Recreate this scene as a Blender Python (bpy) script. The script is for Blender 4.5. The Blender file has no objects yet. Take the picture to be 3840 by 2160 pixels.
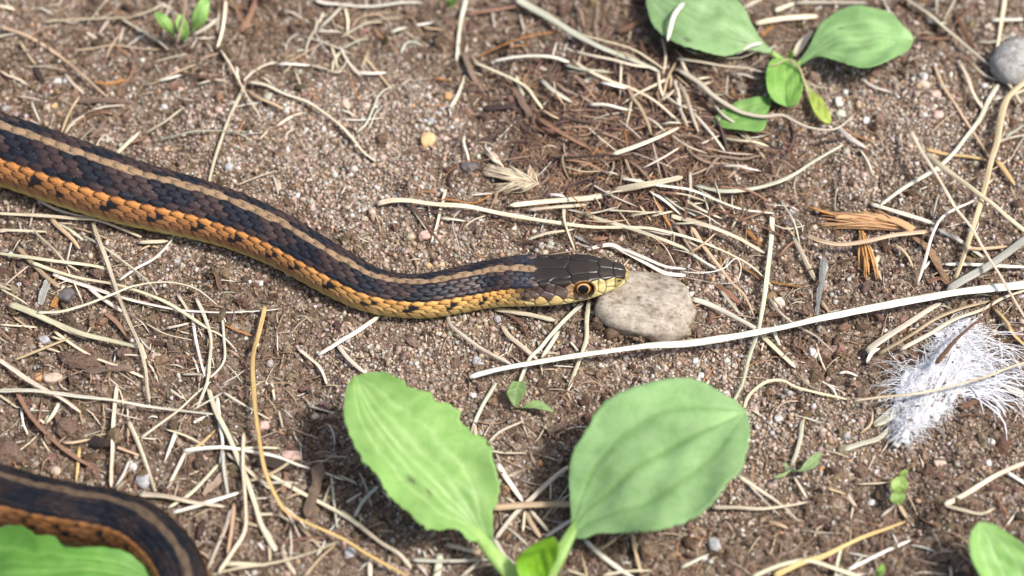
import bpy, math, random
import numpy as np
from mathutils import Vector

# ---------------------------------------------------------------- camera, sky, sun, exposure
ELEV = math.radians(53.0)          # camera looks down at the soil
DIST = 620.0                       # mm from camera to the middle of the scene
WIDE = 210.0                       # mm seen across the middle of the frame
S = 0.001                          # all building is done in millimetres
scene = bpy.context.scene
cam_d = bpy.data.cameras.new("camera")
cam = bpy.data.objects.new("camera", cam_d)
scene.collection.objects.link(cam)
cam.location = (0, -DIST*math.cos(ELEV)*S, DIST*math.sin(ELEV)*S)
cam.rotation_euler = (math.pi/2-ELEV, 0, 0)
cam_d.sensor_width = 36
cam_d.lens = 36*DIST/WIDE
cam_d.clip_start = 0.01
cam_d.clip_end = 200
cam_d.dof.use_dof = True
cam_d.dof.focus_distance = 0.616
cam_d.dof.aperture_fstop = 10.0
scene.camera = cam

SUN_EL, SUN_AZ = math.radians(57), math.radians(112)   # azimuth clockwise from +Y
world = bpy.data.worlds.new("World"); scene.world = world; world.use_nodes = True
wn = world.node_tree.nodes; wl = world.node_tree.links
sky = wn.new("ShaderNodeTexSky"); sky.sky_type = 'NISHITA'; sky.sun_disc = False
sky.sun_elevation = SUN_EL; sky.sun_rotation = SUN_AZ
sky.air_density = 1.0; sky.dust_density = 4.0; sky.ozone_density = 1.0
bg = wn["Background"]; bg.inputs[1].default_value = 0.10
wl.new(sky.outputs[0], bg.inputs[0])
sd = bpy.data.lights.new("sun", 'SUN'); sd.energy = 2.7; sd.angle = math.radians(7); sd.color = (1.0, .965, .925)
sun = bpy.data.objects.new("sun", sd); scene.collection.objects.link(sun)
sdir = Vector((math.sin(SUN_AZ)*math.cos(SUN_EL), math.cos(SUN_AZ)*math.cos(SUN_EL), math.sin(SUN_EL)))
sun.rotation_euler = sdir.to_track_quat('Z', 'Y').to_euler()
sun.location = sdir*2
vs = scene.view_settings
vs.view_transform = 'Standard'; vs.look = 'None'; vs.gamma = 1; vs.use_curve_mapping = False
vs.exposure = 0.95
scene.cycles.use_denoising = True
scene.cycles.max_bounces = 6
# ---------------------------------------------------------------- maths helpers (millimetres)
rng = np.random.default_rng(7)
random.seed(7)
CE, SE = math.cos(ELEV), math.sin(ELEV)
CAMP = np.array([0, -DIST*CE, DIST*SE])
FWD = np.array([0, CE, -SE]); UPV = np.array([0, SE, CE])
def P(u, v, z=0.0):
    """point of the place seen at (u, v) of the 2576 x 1449 photograph, z mm above the soil datum"""
    u = np.asarray(u, float); v = np.asarray(v, float); z = np.asarray(z, float)
    k = WIDE/DIST/2576.0
    dx = (u-1288)*k; dy = (724.5-v)*k
    d = FWD+dx[..., None]*np.array([1., 0, 0])+dy[..., None]*UPV
    t = (z-CAMP[2])/d[..., 2]
    return CAMP+d*t[..., None]
CROP = {c: (1280*(i % 3), 720*(i//3)) for i, c in enumerate('ABCDEFGHI')}
def px(crop, pts):
    """coordinates read off an enlarged ninth of the photograph -> whole-photograph coordinates"""
    pts = np.asarray(pts, float)
    if crop == 'd': return pts
    o = np.array(CROP[crop], float)
    return (o+pts/2.0125)/1.49068
MMC = WIDE/3840/2.0125             # mm per enlarged pixel
def catmull(p, n, closed=False):
    p = np.asarray(p, float)
    if len(p) == 2:
        t = np.linspace(0, 1, n)[:, None]; return p[0]*(1-t)+p[1]*t
    e = np.vstack([2*p[0]-p[1], p, 2*p[-1]-p[-2]])
    seg = np.linalg.norm(np.diff(p, axis=0), axis=1); cum = np.r_[0, np.cumsum(seg)]
    s = np.linspace(0, cum[-1], n)
    i = np.clip(np.searchsorted(cum, s, side='right')-1, 0, len(p)-2)
    t = ((s-cum[i])/np.maximum(seg[i], 1e-9))[:, None]
    a, b, c, d = e[i], e[i+1], e[i+2], e[i+3]
    return .5*((2*b)+(-a+c)*t+(2*a-5*b+4*c-d)*t**2+(-a+3*b-3*c+d)*t**3)
def sstep(a, b, x):
    t = np.clip((np.asarray(x, float)-a)/(b-a), 0, 1); return t*t*(3-2*t)
_tab = np.random.default_rng(99).random(4096)
def vn(x, y, seed=0):
    """value noise -1..1"""
    x = np.asarray(x, float)+seed*17.31; y = np.asarray(y, float)+seed*5.77
    xi = np.floor(x).astype(np.int64); yi = np.floor(y).astype(np.int64)
    fx = x-xi; fy = y-yi; fx = fx*fx*(3-2*fx); fy = fy*fy*(3-2*fy)
    def h(a, b):
        return _tab[((a*374761393+b*668265263+seed*1274126177) ^ ((a*69069+b*1103515245) >> 7)) & 4095]
    return 2*((h(xi, yi)*(1-fx)+h(xi+1, yi)*fx)*(1-fy)+(h(xi, yi+1)*(1-fx)+h(xi+1, yi+1)*fx)*fy)-1
def lin(*c):
    c = np.array(c, float)/255.; return np.where(c < .04045, c/12.92, ((c+.055)/1.055)**2.4)

# ---------------------------------------------------------------- the snake's course (photo u, v; radius mm)
def build_path():
    f = np.array([(1583, 690, 5.2), (1540, 689, 5.2), (1480, 693, 5.3), (1420, 699, 5.3), (1350, 704, 5.1), (1300, 707, 4.95), (1225, 716, 4.75), (1159, 729, 4.6),
        (1075, 744, 4.45), (1000, 743, 4.35), (930, 728, 4.5), (859, 693, 4.9), (767, 641, 5.1), (700, 603, 5.4), (600, 560, 5.7), (500, 528, 6.1),
        (400, 504, 6.4), (300, 477, 6.8), (200, 444, 7.1), (100, 409, 7.2), (0, 375, 7.25), (-100, 343, 7.3), (-220, 325, 7.4), (-380, 350, 7.4),
        (-500, 500, 7.3), (-530, 740, 7.1), (-450, 960, 6.8), (-290, 1120, 6.5), (-120, 1210, 6.25), (0, 1252, 6.1), (100, 1279, 6.0), (200, 1298, 5.9),
        (280, 1312, 5.8), (346, 1338, 5.85), (398, 1380, 5.8), (434, 1425, 5.7), (458, 1480, 5.5), (462, 1560, 5.1), (425, 1660, 4.6), (350, 1740, 4.1),
        (240, 1790, 3.5), (110, 1800, 2.8), (0, 1770, 2.0), (-60, 1730, 1.1), (-85, 1700, .35)])
    n = len(f); zz = f[:, 2]*.84
    zz[:6] = [6.9, 6.9, 6.8, 6.5, 5.7, 5.0]
    w = P(f[:, 0], f[:, 1], zz)
    c = catmull(np.c_[w, f[:, 2]], 4000)
    s = np.r_[0, np.cumsum(np.linalg.norm(np.diff(c[:, :3], axis=0), axis=1))]
    return s, c[:, :3], c[:, 3]
PS, PC, PR = build_path()

# ---------------------------------------------------------------- soil relief
_pxy = PC[::12, :2]; _pr = PR[::12]
def snake_gap(x, y):
    """distance from the snake's flank, mm (negative underneath)"""
    x = np.asarray(x, float); y = np.asarray(y, float); sh = x.shape
    x = x.ravel(); y = y.ravel(); out = np.full(x.shape, 1e9)
    for k in range(0, len(x), 20000):
        dx = x[k:k+20000, None]-_pxy[None, :, 0]; dy = y[k:k+20000, None]-_pxy[None, :, 1]
        out[k:k+20000] = (np.sqrt(dx*dx+dy*dy)-_pr[None]).min(1)
    return out.reshape(sh)
#          u     v    du   dv   mm   hollows and heaps of the soil
RELIEF = [(760, 1010, 90, 90, -2.2), (1390, 1110, 90, 120, -2.2), (2285, 1300, 55, 45, -3.5), (2130, 900, 90, 60, -2.0), (1480, 210, 220, 90, 1.8),
          (1560, 400, 190, 130, 2.6), (1720, 470, 160, 70, 1.6), (300, 900, 260, 150, 1.0), (820, 1330, 120, 60, -1.5), (1850, 230, 70, 50, -2.0),
          (2560, 190, 30, 40, -1.5), (250, 980, 80, 45, 2.2), (1010, 1180, 70, 90, -1.6), (2050, 700, 70, 70, -1.2), (1330, 1300, 60, 60, -2.0)]
_rel = []
for (u, v, du, dv, a) in RELIEF:
    c = P(u, v, 0); e1 = P(u+du, v, 0); e2 = P(u, v-dv, 0)
    _rel.append((c[0], c[1], abs(e1[0]-c[0]), abs(e2[1]-c[1]), a))
def gh(x, y, gap=None):
    x = np.asarray(x, float); y = np.asarray(y, float)
    h = 1.5*vn(x/38, y/38, 1)+.95*vn(x/14, y/14, 2)+.8*vn(x/5.5, y/5.5, 3)-.9*sstep(.35, .8, vn(x/4.3, y/4.3, 5))*sstep(-.2, .5, vn(x/21, y/21, 6))
    if gap is None: gap = snake_gap(x, y)
    for (cx, cy, rx, ry, a) in _rel:
        h = h+a*np.exp(-((x-cx)/rx)**2-((y-cy)/ry)**2)
    k = sstep(-1, 9, gap)
    h = h*(.12+.88*k)-.25
    return h+.42*vn(x/2.1, y/2.1, 4)*(.4+.6*k)
#  dark crumbly humus against paler sand: u, v, du, dv, weight
HUMUS = [(900, 60, 700, 130, .8), (1500, 150, 260, 150, .8), (1580, 400, 260, 170, 1.1), (250, 900, 420, 260, .95), (150, 1120, 300, 100, .7), (600, 1280, 400, 200, .55),
         (1380, 1150, 130, 200, .8), (2280, 1290, 120, 90, .9), (2350, 1420, 300, 60, .5), (1900, 1400, 400, 80, .55), (2130, 920, 160, 80, .6), (2050, 780, 200, 120, .45), (2150, 1230, 420, 200, .3), (1700, 1400, 500, 100, .3), (2450, 700, 120, 200, .4),
         (1450, 820, 200, 60, .4), (1820, 250, 140, 70, .6), (100, 200, 250, 140, .4), (2100, 60, 500, 60, .45), (760, 1050, 90, 150, .7),
         (950, 420, 330, 170, -.7), (2230, 330, 330, 170, -.6), (1100, 900, 300, 70, -.3), (2100, 1080, 260, 120, -.15), (650, 640, 200, 60, -.2), (1150, 640, 160, 60, -.3)]
_hum = []
for (u, v, du, dv, a) in HUMUS:
    c = P(u, v, 0); e1 = P(u+du, v, 0); e2 = P(u, v-dv, 0)
    _hum.append((c[0], c[1], abs(e1[0]-c[0]), abs(e2[1]-c[1]), a))
def humus(x, y):
    h = .36+.35*vn(x/16, y/16, 11)+.25*vn(x/6, y/6, 12)
    for (cx, cy, rx, ry, a) in _hum:
        h = h+a*np.exp(-((x-cx)/rx)**2-((y-cy)/ry)**2)
    return np.clip(h, 0, 1)

# ---------------------------------------------------------------- mesh and material helpers
def mesh_np(name, V, faces, mat, col=None, uvw=None, smooth=True, parent=None, scale=S):
    V = np.asarray(V, np.float64)*scale
    if not isinstance(faces, list): faces = [faces]
    faces = [np.asarray(f, np.int32) for f in faces if len(f)]
    me = bpy.data.meshes.new(name)
    me.vertices.add(len(V)); me.vertices.foreach_set("co", V.astype(np.float32).ravel())
    loops = np.concatenate([f.ravel() for f in faces])
    tot = np.concatenate([np.full(len(f), f.shape[1], np.int32) for f in faces])
    start = np.r_[0, np.cumsum(tot)[:-1]].astype(np.int32)
    me.loops.add(len(loops)); me.loops.foreach_set("vertex_index", loops)
    me.polygons.add(len(tot)); me.polygons.foreach_set("loop_start", start)
    try: me.polygons.foreach_set("loop_total", tot)
    except Exception: pass
    me.polygons.foreach_set("use_smooth", np.full(len(tot), smooth, bool))
    me.update(calc_edges=True)
    if col is not None:
        col = np.asarray(col, np.float32)
        if col.ndim == 1: col = np.tile(col, (len(V), 1))
        a = me.color_attributes.new("Col", 'FLOAT_COLOR', 'POINT')
        a.data.foreach_set("color", np.c_[col[:, :3], np.ones(len(V), np.float32)].astype(np.float32).ravel())
    if uvw is not None:
        a = me.attributes.new("uvw", 'FLOAT_VECTOR', 'POINT')
        a.data.foreach_set("vector", np.asarray(uvw, np.float32).ravel())
    if mat: me.materials.append(mat)
    o = bpy.data.objects.new(name, me); scene.collection.objects.link(o)
    if parent: o.parent = parent; o.matrix_parent_inverse = parent.matrix_basis.inverted()
    return o
def tag(o, label, cat, group=None, kind=None):
    if label: o["label"] = label
    if cat: o["category"] = cat
    if group: o["group"] = group
    if kind: o["kind"] = kind
    return o
def empty(name, loc):
    o = bpy.data.objects.new(name, None); scene.collection.objects.link(o)
    o.location = np.asarray(loc)*S; o.empty_display_size = .004
    return o
def base_at(o, loc):
    """move a mesh object's origin to its foot"""
    l = Vector(np.asarray(loc)*S); o.data.transform(__import__('mathutils').Matrix.Translation(-l)); o.location = l
class NT:
    def __init__(s, name, rough=.6, spec=.3):
        s.m = bpy.data.materials.new(name); s.m.use_nodes = True
        s.t = s.m.node_tree; s.b = s.t.nodes["Principled BSDF"]
        s.set("Roughness", rough); s.set("Specular IOR Level", spec)
    def set(s, k, v): s.b.inputs[k].default_value = v
    def n(s, t, **kw):
        x = s.t.nodes.new(t)
        for k, v in kw.items(): setattr(x, k, v)
        return x
    def l(s, a, b): s.t.links.new(a, b)
    def attr(s, name): return s.n("ShaderNodeAttribute", attribute_name=name)
    def noise(s, scale, detail=4, vec=None, rough=.55):
        x = s.n("ShaderNodeTexNoise"); x.inputs["Scale"].default_value = scale; x.inputs["Detail"].default_value = detail; x.inputs["Roughness"].default_value = rough
        if vec: s.l(vec, x.inputs["Vector"])
        return x
    def ramp(s, fac, stops):
        r = s.n("ShaderNodeValToRGB"); e = r.color_ramp.elements
        while len(e) < len(stops): e.new(.5)
        for el, (p, c) in zip(e, stops): el.position = p; el.color = (*c, 1) if len(c) == 3 else c
        s.l(fac, r.inputs[0]); return r
    def mix(s, a, b, fac, blend='MIX'):
        x = s.n("ShaderNodeMix", data_type='RGBA', blend_type=blend)
        for i, v in ((0, fac), (6, a), (7, b)):
            if hasattr(v, 'is_output'): s.l(v, x.inputs[i])
            else: x.inputs[i].default_value = v if i == 0 else (*v, 1)
        return x.outputs[2]
    def bump(s, h, strength, dist):
        x = s.n("ShaderNodeBump"); x.inputs["Strength"].default_value = strength; x.inputs["Distance"].default_value = dist
        s.l(h, x.inputs["Height"]); s.l(x.outputs[0], s.b.inputs["Normal"])
    def base(s, sock): s.l(sock, s.b.inputs["Base Color"])
def obj_coord(n): return n.n("ShaderNodeNewGeometry").outputs["Position"]

# soil
n = NT("soil", .95, .1); pos = obj_coord(n)
a = n.noise(900, 6, pos); b = n.noise(160, 4, pos)
r = n.ramp(a.outputs[0], [(.3, (.035, .024, .017)), (.5, (.095, .066, .046)), (.68, (.19, .138, .098))])
r2 = n.ramp(b.outputs[0], [(.35, (.7, .66, .62)), (.65, (1.15, 1.12, 1.1))])
vo = n.n("ShaderNodeTexVoronoi"); vo.inputs["Scale"].default_value = 1400; n.l(pos, vo.inputs["Vector"])
sp = n.n("ShaderNodeSeparateColor"); n.l(vo.outputs["Color"], sp.inputs[0])
r3 = n.ramp(sp.outputs[0], [(0, (.05, .035, .025)), (.5, (.17, .12, .085)), (.8, (.33, .25, .175)), (1, (.5, .45, .39))])
x = n.mix(n.mix(r.outputs[0], r2.outputs[0], 1.0, 'MULTIPLY'), r3.outputs[0], .42)
n.base(x); n.bump(a.outputs[0], .9, .0006)
M_SOIL = n.m
# sand grains, crumbs, pebbles: colour carried by the geometry
n = NT("sand_grain", .55, .35); pos = obj_coord(n); c = n.attr("Col")
a = n.noise(2500, 3, pos); r = n.ramp(a.outputs[0], [(.3, (.72, .7, .68)), (.7, (1.2, 1.2, 1.2))])
n.base(n.mix(c.outputs[0], r.outputs[0], 1.0, 'MULTIPLY'))
M_GRAIN = n.m
n = NT("soil_crumb", .95, .08); pos = obj_coord(n); c = n.attr("Col")
a = n.noise(1800, 5, pos, .7); r = n.ramp(a.outputs[0], [(.25, (.45, .43, .42)), (.55, (1, 1, 1)), (.75, (1.7, 1.7, 1.7))])
n.base(n.mix(c.outputs[0], r.outputs[0], 1.0, 'MULTIPLY')); n.bump(a.outputs[0], 1, .0005)
M_CRUMB = n.m
n = NT("pebble", .6, .3); pos = obj_coord(n); c = n.attr("Col")
a = n.noise(700, 6, pos, .65); r = n.ramp(a.outputs[0], [(.28, (.5, .48, .46)), (.5, (1, 1, 1)), (.75, (1.3, 1.3, 1.3))])
n.base(n.mix(c.outputs[0], r.outputs[0], 1.0, 'MULTIPLY')); n.bump(a.outputs[0], .5, .0003)
M_PEB = n.m
# pale granite of the stone under the snout
n = NT("granite", .75, .25); pos = obj_coord(n); c = n.attr("Col")
a = n.noise(420, 7, pos, .75); b = n.noise(1700, 3, pos, .6); d = n.noise(90, 3, pos)
r = n.ramp(a.outputs[0], [(.32, (.11, .085, .066)), (.45, (.30, .265, .225)), (.6, (.44, .41, .365)), (.75, (.50, .48, .44))])
r2 = n.ramp(b.outputs[0], [(.3, (.35, .33, .32)), (.45, (1, 1, 1))])
r3 = n.ramp(d.outputs[0], [(.38, (.72, .68, .58)), (.6, (1, 1, .97))])
x = n.mix(r.outputs[0], r2.outputs[0], .8, 'MULTIPLY'); x = n.mix(x, r3.outputs[0], .9, 'MULTIPLY')
n.base(n.mix(x, c.outputs[0], 1.0, 'MULTIPLY')); n.bump(a.outputs[0], .6, .0006)
M_STONE = n.m
# dry grass: colour attribute, streaks along the blade, dark specks
n = NT("dry_grass", .55, .3); c = n.attr("Col"); u = n.attr("uvw")
mp = n.n("ShaderNodeMapping"); mp.inputs["Scale"].default_value = (.05, 1.3, 1); n.l(u.outputs["Vector"], mp.inputs[0])
a = n.noise(3.0, 4, mp.outputs[0], .6)
r = n.ramp(a.outputs[0], [(.30, (.34, .29, .22)), (.45, (.80, .75, .66)), (.6, (1.0, .99, .96)), (.8, (1.1, 1.1, 1.08))])
mp2 = n.n("ShaderNodeMapping"); mp2.inputs["Scale"].default_value = (.9, 1.1, 1); n.l(u.outputs["Vector"], mp2.inputs[0])
b = n.noise(2.4, 2, mp2.outputs[0]); r2 = n.ramp(b.outputs[0], [(.7, (1, 1, 1)), (.78, (.25, .18, .12))])
x = n.mix(c.outputs[0], r.outputs[0], 1.0, 'MULTIPLY'); n.base(n.mix(x, r2.outputs[0], .8, 'MULTIPLY'))
n.bump(a.outputs[0], .35, .0003); M_STRAW = n.m
# roots, bark, fibres
n = NT("root_bark", .85, .15); c = n.attr("Col"); u = n.attr("uvw")
mp = n.n("ShaderNodeMapping"); mp.inputs["Scale"].default_value = (.25, 2.5, 1); n.l(u.outputs["Vector"], mp.inputs[0])
a = n.noise(3.0, 5, mp.outputs[0], .65); r = n.ramp(a.outputs[0], [(.28, (.35, .32, .3)), (.5, (1, 1, 1)), (.75, (1.6, 1.55, 1.5))])
n.base(n.mix(c.outputs[0], r.outputs[0], 1.0, 'MULTIPLY')); n.bump(a.outputs[0], .8, .0004); M_ROOT = n.m
n = NT("fine_fibre", .75, .2); c = n.attr("Col"); n.base(c.outputs[0]); M_FIBRE = n.m
# snake skin
n = NT("snake_skin", .4, .42); c = n.attr("Col"); pos = obj_coord(n)
a = n.noise(3200, 2, pos); r = n.ramp(a.outputs[0], [(.3, (.8, .8, .8)), (.7, (1.15, 1.15, 1.15))])
n.base(n.mix(c.outputs[0], r.outputs[0], 1.0, 'MULTIPLY'))
g = n.noise(900, 2, pos); rr = n.ramp(g.outputs[0], [(.3, (.28,)*3), (.7, (.42,)*3)]); n.l(rr.outputs[0], n.b.inputs["Roughness"]); M_SKIN = n.m
n = NT("eye_gloss", .06, .4); c = n.attr("Col"); n.base(c.outputs[0]); n.set("Coat Weight", .25); n.set("Coat Roughness", .03); M_EYE = n.m
# leaves
def leaf_mat(name, rough):
    n = NT(name, rough, .35); c = n.attr("Col"); pos = obj_coord(n)
    a = n.noise(300, 5, pos, .6); r = n.ramp(a.outputs[0], [(.3, (.78, .84, .72)), (.5, (1, 1, 1)), (.72, (1.2, 1.12, 1.16))])
    b = n.noise(1300, 3, pos); r2 = n.ramp(b.outputs[0], [(.24, (.62, .5, .36)), (.3, (1, 1, 1)), (.72, (1, 1, 1)), (.78, (1.5, 1.4, 1.5))])
    x = n.mix(c.outputs[0], r.outputs[0], 1.0, 'MULTIPLY'); x = n.mix(x, r2.outputs[0], .6, 'MULTIPLY'); n.base(x)
    n.set("Sheen Weight", .12); n.set("Sheen Roughness", .4)
    n.bump(b.outputs[0], .25, .0003)
    tr = n.n("ShaderNodeBsdfTranslucent"); gx = n.mix(x, (1.25, 1.35, .5), 1.0, 'MULTIPLY'); n.l(gx, tr.inputs[0])
    ms = n.n("ShaderNodeMixShader"); ms.inputs[0].default_value = .25
    n.l(n.b.outputs[0], ms.inputs[1]); n.l(tr.outputs[0], ms.inputs[2]); n.l(ms.outputs[0], n.t.nodes["Material Output"].inputs[0])
    return n.m
M_LEAF = leaf_mat("leaf_green", .5)
n = NT("feather_down", .7, .2); c = n.attr("Col"); n.base(c.outputs[0]); n.set("Sheen Weight", .3); M_FEATHER = n.m
# ---------------------------------------------------------------- the ground sheet
def axis(lo, hi, step, far):
    c = np.arange(lo, hi+.01, step); o = [hi]; st = step
    while o[-1] < far: st *= 1.35; o.append(o[-1]+st)
    i = [lo]; st = step
    while i[-1] > -far: st *= 1.35; i.append(i[-1]-st)
    return np.r_[np.array(i[1:])[::-1], c, np.array(o[1:])]
gx = axis(-142, 142, 1.0, 25000); gy = axis(-112, 132, 1.0, 25000)
GX, GY = np.meshgrid(gx, gy); GG = snake_gap(np.clip(GX, -260, 260), np.clip(GY, -260, 260))
GZ = gh(GX, GY, GG)-.35
ny, nx = GX.shape
idx = np.arange(nx*ny).reshape(ny, nx)
Q = np.stack([idx[:-1, :-1], idx[:-1, 1:], idx[1:, 1:], idx[1:, :-1]], -1).reshape(-1, 4)
o = mesh_np("ground", np.c_[GX.ravel(), GY.ravel(), GZ.ravel()], Q, M_SOIL)
tag(o, "bare brown sandy soil", "ground", kind="structure")

# ---------------------------------------------------------------- grains and crumbs: uncountable, so one object each
def ico():
    p = (1+5**.5)/2
    v = np.array([(-1, p, 0), (1, p, 0), (-1, -p, 0), (1, -p, 0), (0, -1, p), (0, 1, p), (0, -1, -p), (0, 1, -p), (p, 0, -1), (p, 0, 1), (-p, 0, -1), (-p, 0, 1)])
    f = np.array([(0, 11, 5), (0, 5, 1), (0, 1, 7), (0, 7, 10), (0, 10, 11), (1, 5, 9), (5, 11, 4), (11, 10, 2), (10, 7, 6), (7, 1, 8), (3, 9, 4), (3, 4, 2), (3, 2, 6), (3, 6, 8), (3, 8, 9),
                  (4, 9, 5), (2, 4, 11), (6, 2, 10), (8, 6, 7), (9, 8, 1)])
    return v/np.linalg.norm(v[0]), f
def subdiv(v, f):
    v = list(map(tuple, v)); m = {}; out = []
    def mid(a, b):
        k = (min(a, b), max(a, b))
        if k not in m:
            p = (np.array(v[a])+v[b]); p /= np.linalg.norm(p); m[k] = len(v); v.append(tuple(p))
        return m[k]
    for a, b, c in f:
        x, y, z = mid(a, b), mid(b, c), mid(c, a); out += [(a, x, z), (b, y, x), (c, z, y), (x, y, z)]
    return np.array(v), np.array(out)
ICO1 = ico(); ICO2 = subdiv(*ICO1); ICO3 = subdiv(*ICO2); ICO4 = subdiv(*ICO3); ICO5 = subdiv(*ICO4)
def rand_rot(n, r=rng):
    q = r.normal(size=(n, 4)); q /= np.linalg.norm(q, axis=1)[:, None]; w, x, y, z = q.T
    return np.stack([np.stack([1-2*(y*y+z*z), 2*(x*y-z*w), 2*(x*z+y*w)], -1), np.stack([2*(x*y+z*w), 1-2*(x*x+z*z), 2*(y*z-x*w)], -1),
                     np.stack([2*(x*z-y*w), 2*(y*z+x*w), 1-2*(x*x+y*y)], -1)], 1)
def bits(name, cen, rad, col, proto, mat, jit=.16, smooth=True, squash=(.75, 1.25)):
    v, f = proto; n = len(cen)
    sc = rng.uniform(*squash, size=(n, 1, 3))*rad[:, None, None]
    L = (v[None]*(1+rng.normal(0, jit, size=(n, len(v), 1))))*sc
    V = np.einsum('nij,nkj->nki', rand_rot(n), L)+cen[:, None]
    F = f[None]+(np.arange(n)*len(v))[:, None, None]
    C = np.repeat(col, len(v), axis=0)
    return mesh_np(name, V.reshape(-1, 3), F.reshape(-1, 3), mat, col=C, smooth=smooth)
def soil_points(n, pad=10):
    """random places on the soil where the camera, or one a step aside, sees it"""
    out = []
    k = 0
    while k < n:
        y = rng.uniform(-84, 106, n); half = (105+pad)*(1+.00085*y*1.2)+4; x = rng.uniform(-1, 1, n)*half
        out.append(np.c_[x, y]); k += n
    return np.concatenate(out)[:n]
PAL = np.array([(.74, .73, .69), (.58, .56, .51), (.53, .43, .34), (.47, .35, .28), (.48, .31, .18), (.31, .235, .185), (.37, .34, .30), (.10, .08, .065)])
PW_S = np.array([.06, .13, .29, .20, .07, .16, .06, .03]); PW_H = np.array([.03, .05, .14, .14, .05, .36, .08, .15])
N = 104000
xy = soil_points(N); hm = humus(xy[:, 0], xy[:, 1]); gap = snake_gap(xy[:, 0], xy[:, 1])
keep = (gap > -3.5) & (rng.random(N) > hm*.62); xy = xy[keep]; hm = hm[keep]; gap = gap[keep]; N = len(xy)
rad = np.clip(np.exp(rng.normal(math.log(.315), .36, N)), .14, .9)*(1-.18*hm)
z = gh(xy[:, 0], xy[:, 1], gap)-.35+rad*rng.uniform(-.1, .75, N)
cs, ch = np.cumsum(PW_S), np.cumsum(PW_H); q = rng.random(N)
ci = np.where(hm > rng.random(N), np.searchsorted(ch/ch[-1], q), np.searchsorted(cs/cs[-1], q))
col = np.clip((PAL[ci]*.66+np.array([.23, .165, .115])*.34)*rng.uniform(.66, 1.15, (N, 1))*rng.normal(1, .04, (N, 3)), .01, .8)
OCTA = (np.array([(1, 0, 0), (-1, 0, 0), (0, 1, 0), (0, -1, 0), (0, 0, 1), (0, 0, -1.)]), np.array([(0, 2, 4), (2, 1, 4), (1, 3, 4), (3, 0, 4), (2, 0, 5), (1, 2, 5), (3, 1, 5), (0, 3, 5)]))
fine = rad < .29
o = bits("sand_grains", np.c_[xy, z][~fine], rad[~fine], col[~fine], ICO1, M_GRAIN, .17, squash=(.6, 1.3))
tag(o, "loose pale and tan sand grains covering the soil", "sand", kind="stuff")
N = 78000; xy2 = soil_points(N); hm2 = humus(xy2[:, 0], xy2[:, 1]); gap2 = snake_gap(xy2[:, 0], xy2[:, 1]); kp = (gap2 > -2.5) & (rng.random(N) > hm2*.35); xy2 = xy2[kp]; N = len(xy2)
r2_ = rng.uniform(.12, .27, N); z2 = gh(xy2[:, 0], xy2[:, 1], gap2[kp])-.35+r2_*rng.uniform(.1, .9, N)
c2_ = np.clip((PAL[rng.choice(8, N, p=PW_S/PW_S.sum())]*.55+np.array([.23, .165, .115])*.45)*rng.uniform(.55, 1.15, (N, 1))*(1-.4*hm2[kp][:, None]), .01, .8)
o = bits("sand_dust", np.r_[np.c_[xy, z][fine], np.c_[xy2, z2]], np.r_[rad[fine], r2_]*1.15, np.r_[col[fine], c2_], OCTA, M_GRAIN, .15, squash=(.7, 1.3))
tag(o, "fine sand and silt between the larger grains", "sand", kind="stuff")
# crumbs of humus
N = 15000
xy = soil_points(N); hm = humus(xy[:, 0], xy[:, 1]); gap = snake_gap(xy[:, 0], xy[:, 1])
keep = (gap > .3) & (rng.random(N) < hm*1.05+.04); xy = xy[keep]; hm = hm[keep]; gap = gap[keep]; N = len(xy)
rad = np.clip(np.exp(rng.normal(math.log(.55), .42, N)), .28, 1.7); rad = np.minimum(rad, .4+gap*.3)
z = gh(xy[:, 0], xy[:, 1], gap)-.35+rad*rng.uniform(-.2, .5, N)
col = np.array([.165, .112, .078])*rng.uniform(.45, 1.5, (N, 1))*rng.normal(1, .06, (N, 3))
big = rad > .85
o = bits("soil_crumbs", np.c_[xy, z][~big], rad[~big], np.clip(col[~big], .01, 1), ICO1, M_CRUMB, .25, smooth=False, squash=(.6, 1.3))
tag(o, "small dark brown crumbs of humus between the grains", "soil", kind="stuff")
o = bits("soil_clods", np.c_[xy, z][big], rad[big], np.clip(col[big]*1.1, .01, 1), ICO2, M_CRUMB, .16, smooth=False, squash=(.45, 1.3))
tag(o, "lumpy brown soil clods scattered through the litter", "soil", kind="stuff")

# fine roots and hairs
def ribbon_bundle(lines, widths, cols, sides=3):
    """many thin tapering tubes as one mesh: lines (n, m, 3)"""
    lines = np.asarray(lines); n, m, _ = lines.shape
    t = np.gradient(lines, axis=1); t /= np.maximum(np.linalg.norm(t, axis=2, keepdims=True), 1e-9)
    up = np.zeros_like(t); up[..., 2] = 1
    s = np.cross(t, up); s /= np.maximum(np.linalg.norm(s, axis=2, keepdims=True), 1e-6); nn = np.cross(s, t)
    taper = np.sin(np.linspace(.25, math.pi-.12, m))**.5
    w = widths[:, None]*taper[None]*.5
    rings = []
    for k in range(sides):
        a = 2*math.pi*k/sides+.5
        rings.append(lines+(s*math.cos(a)+nn*math.sin(a))*w[..., None])
    V = np.stack(rings, 2)
    idx = np.arange(n*m*sides).reshape(n, m, sides)
    a = idx[:, :-1]; b = idx[:, 1:]
    F = np.stack([a, np.roll(a, -1, 2), np.roll(b, -1, 2), b], -1).reshape(-1, 4)
    C = np.repeat(cols, m*sides, axis=0)
    return V.reshape(-1, 3), F, C
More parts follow.
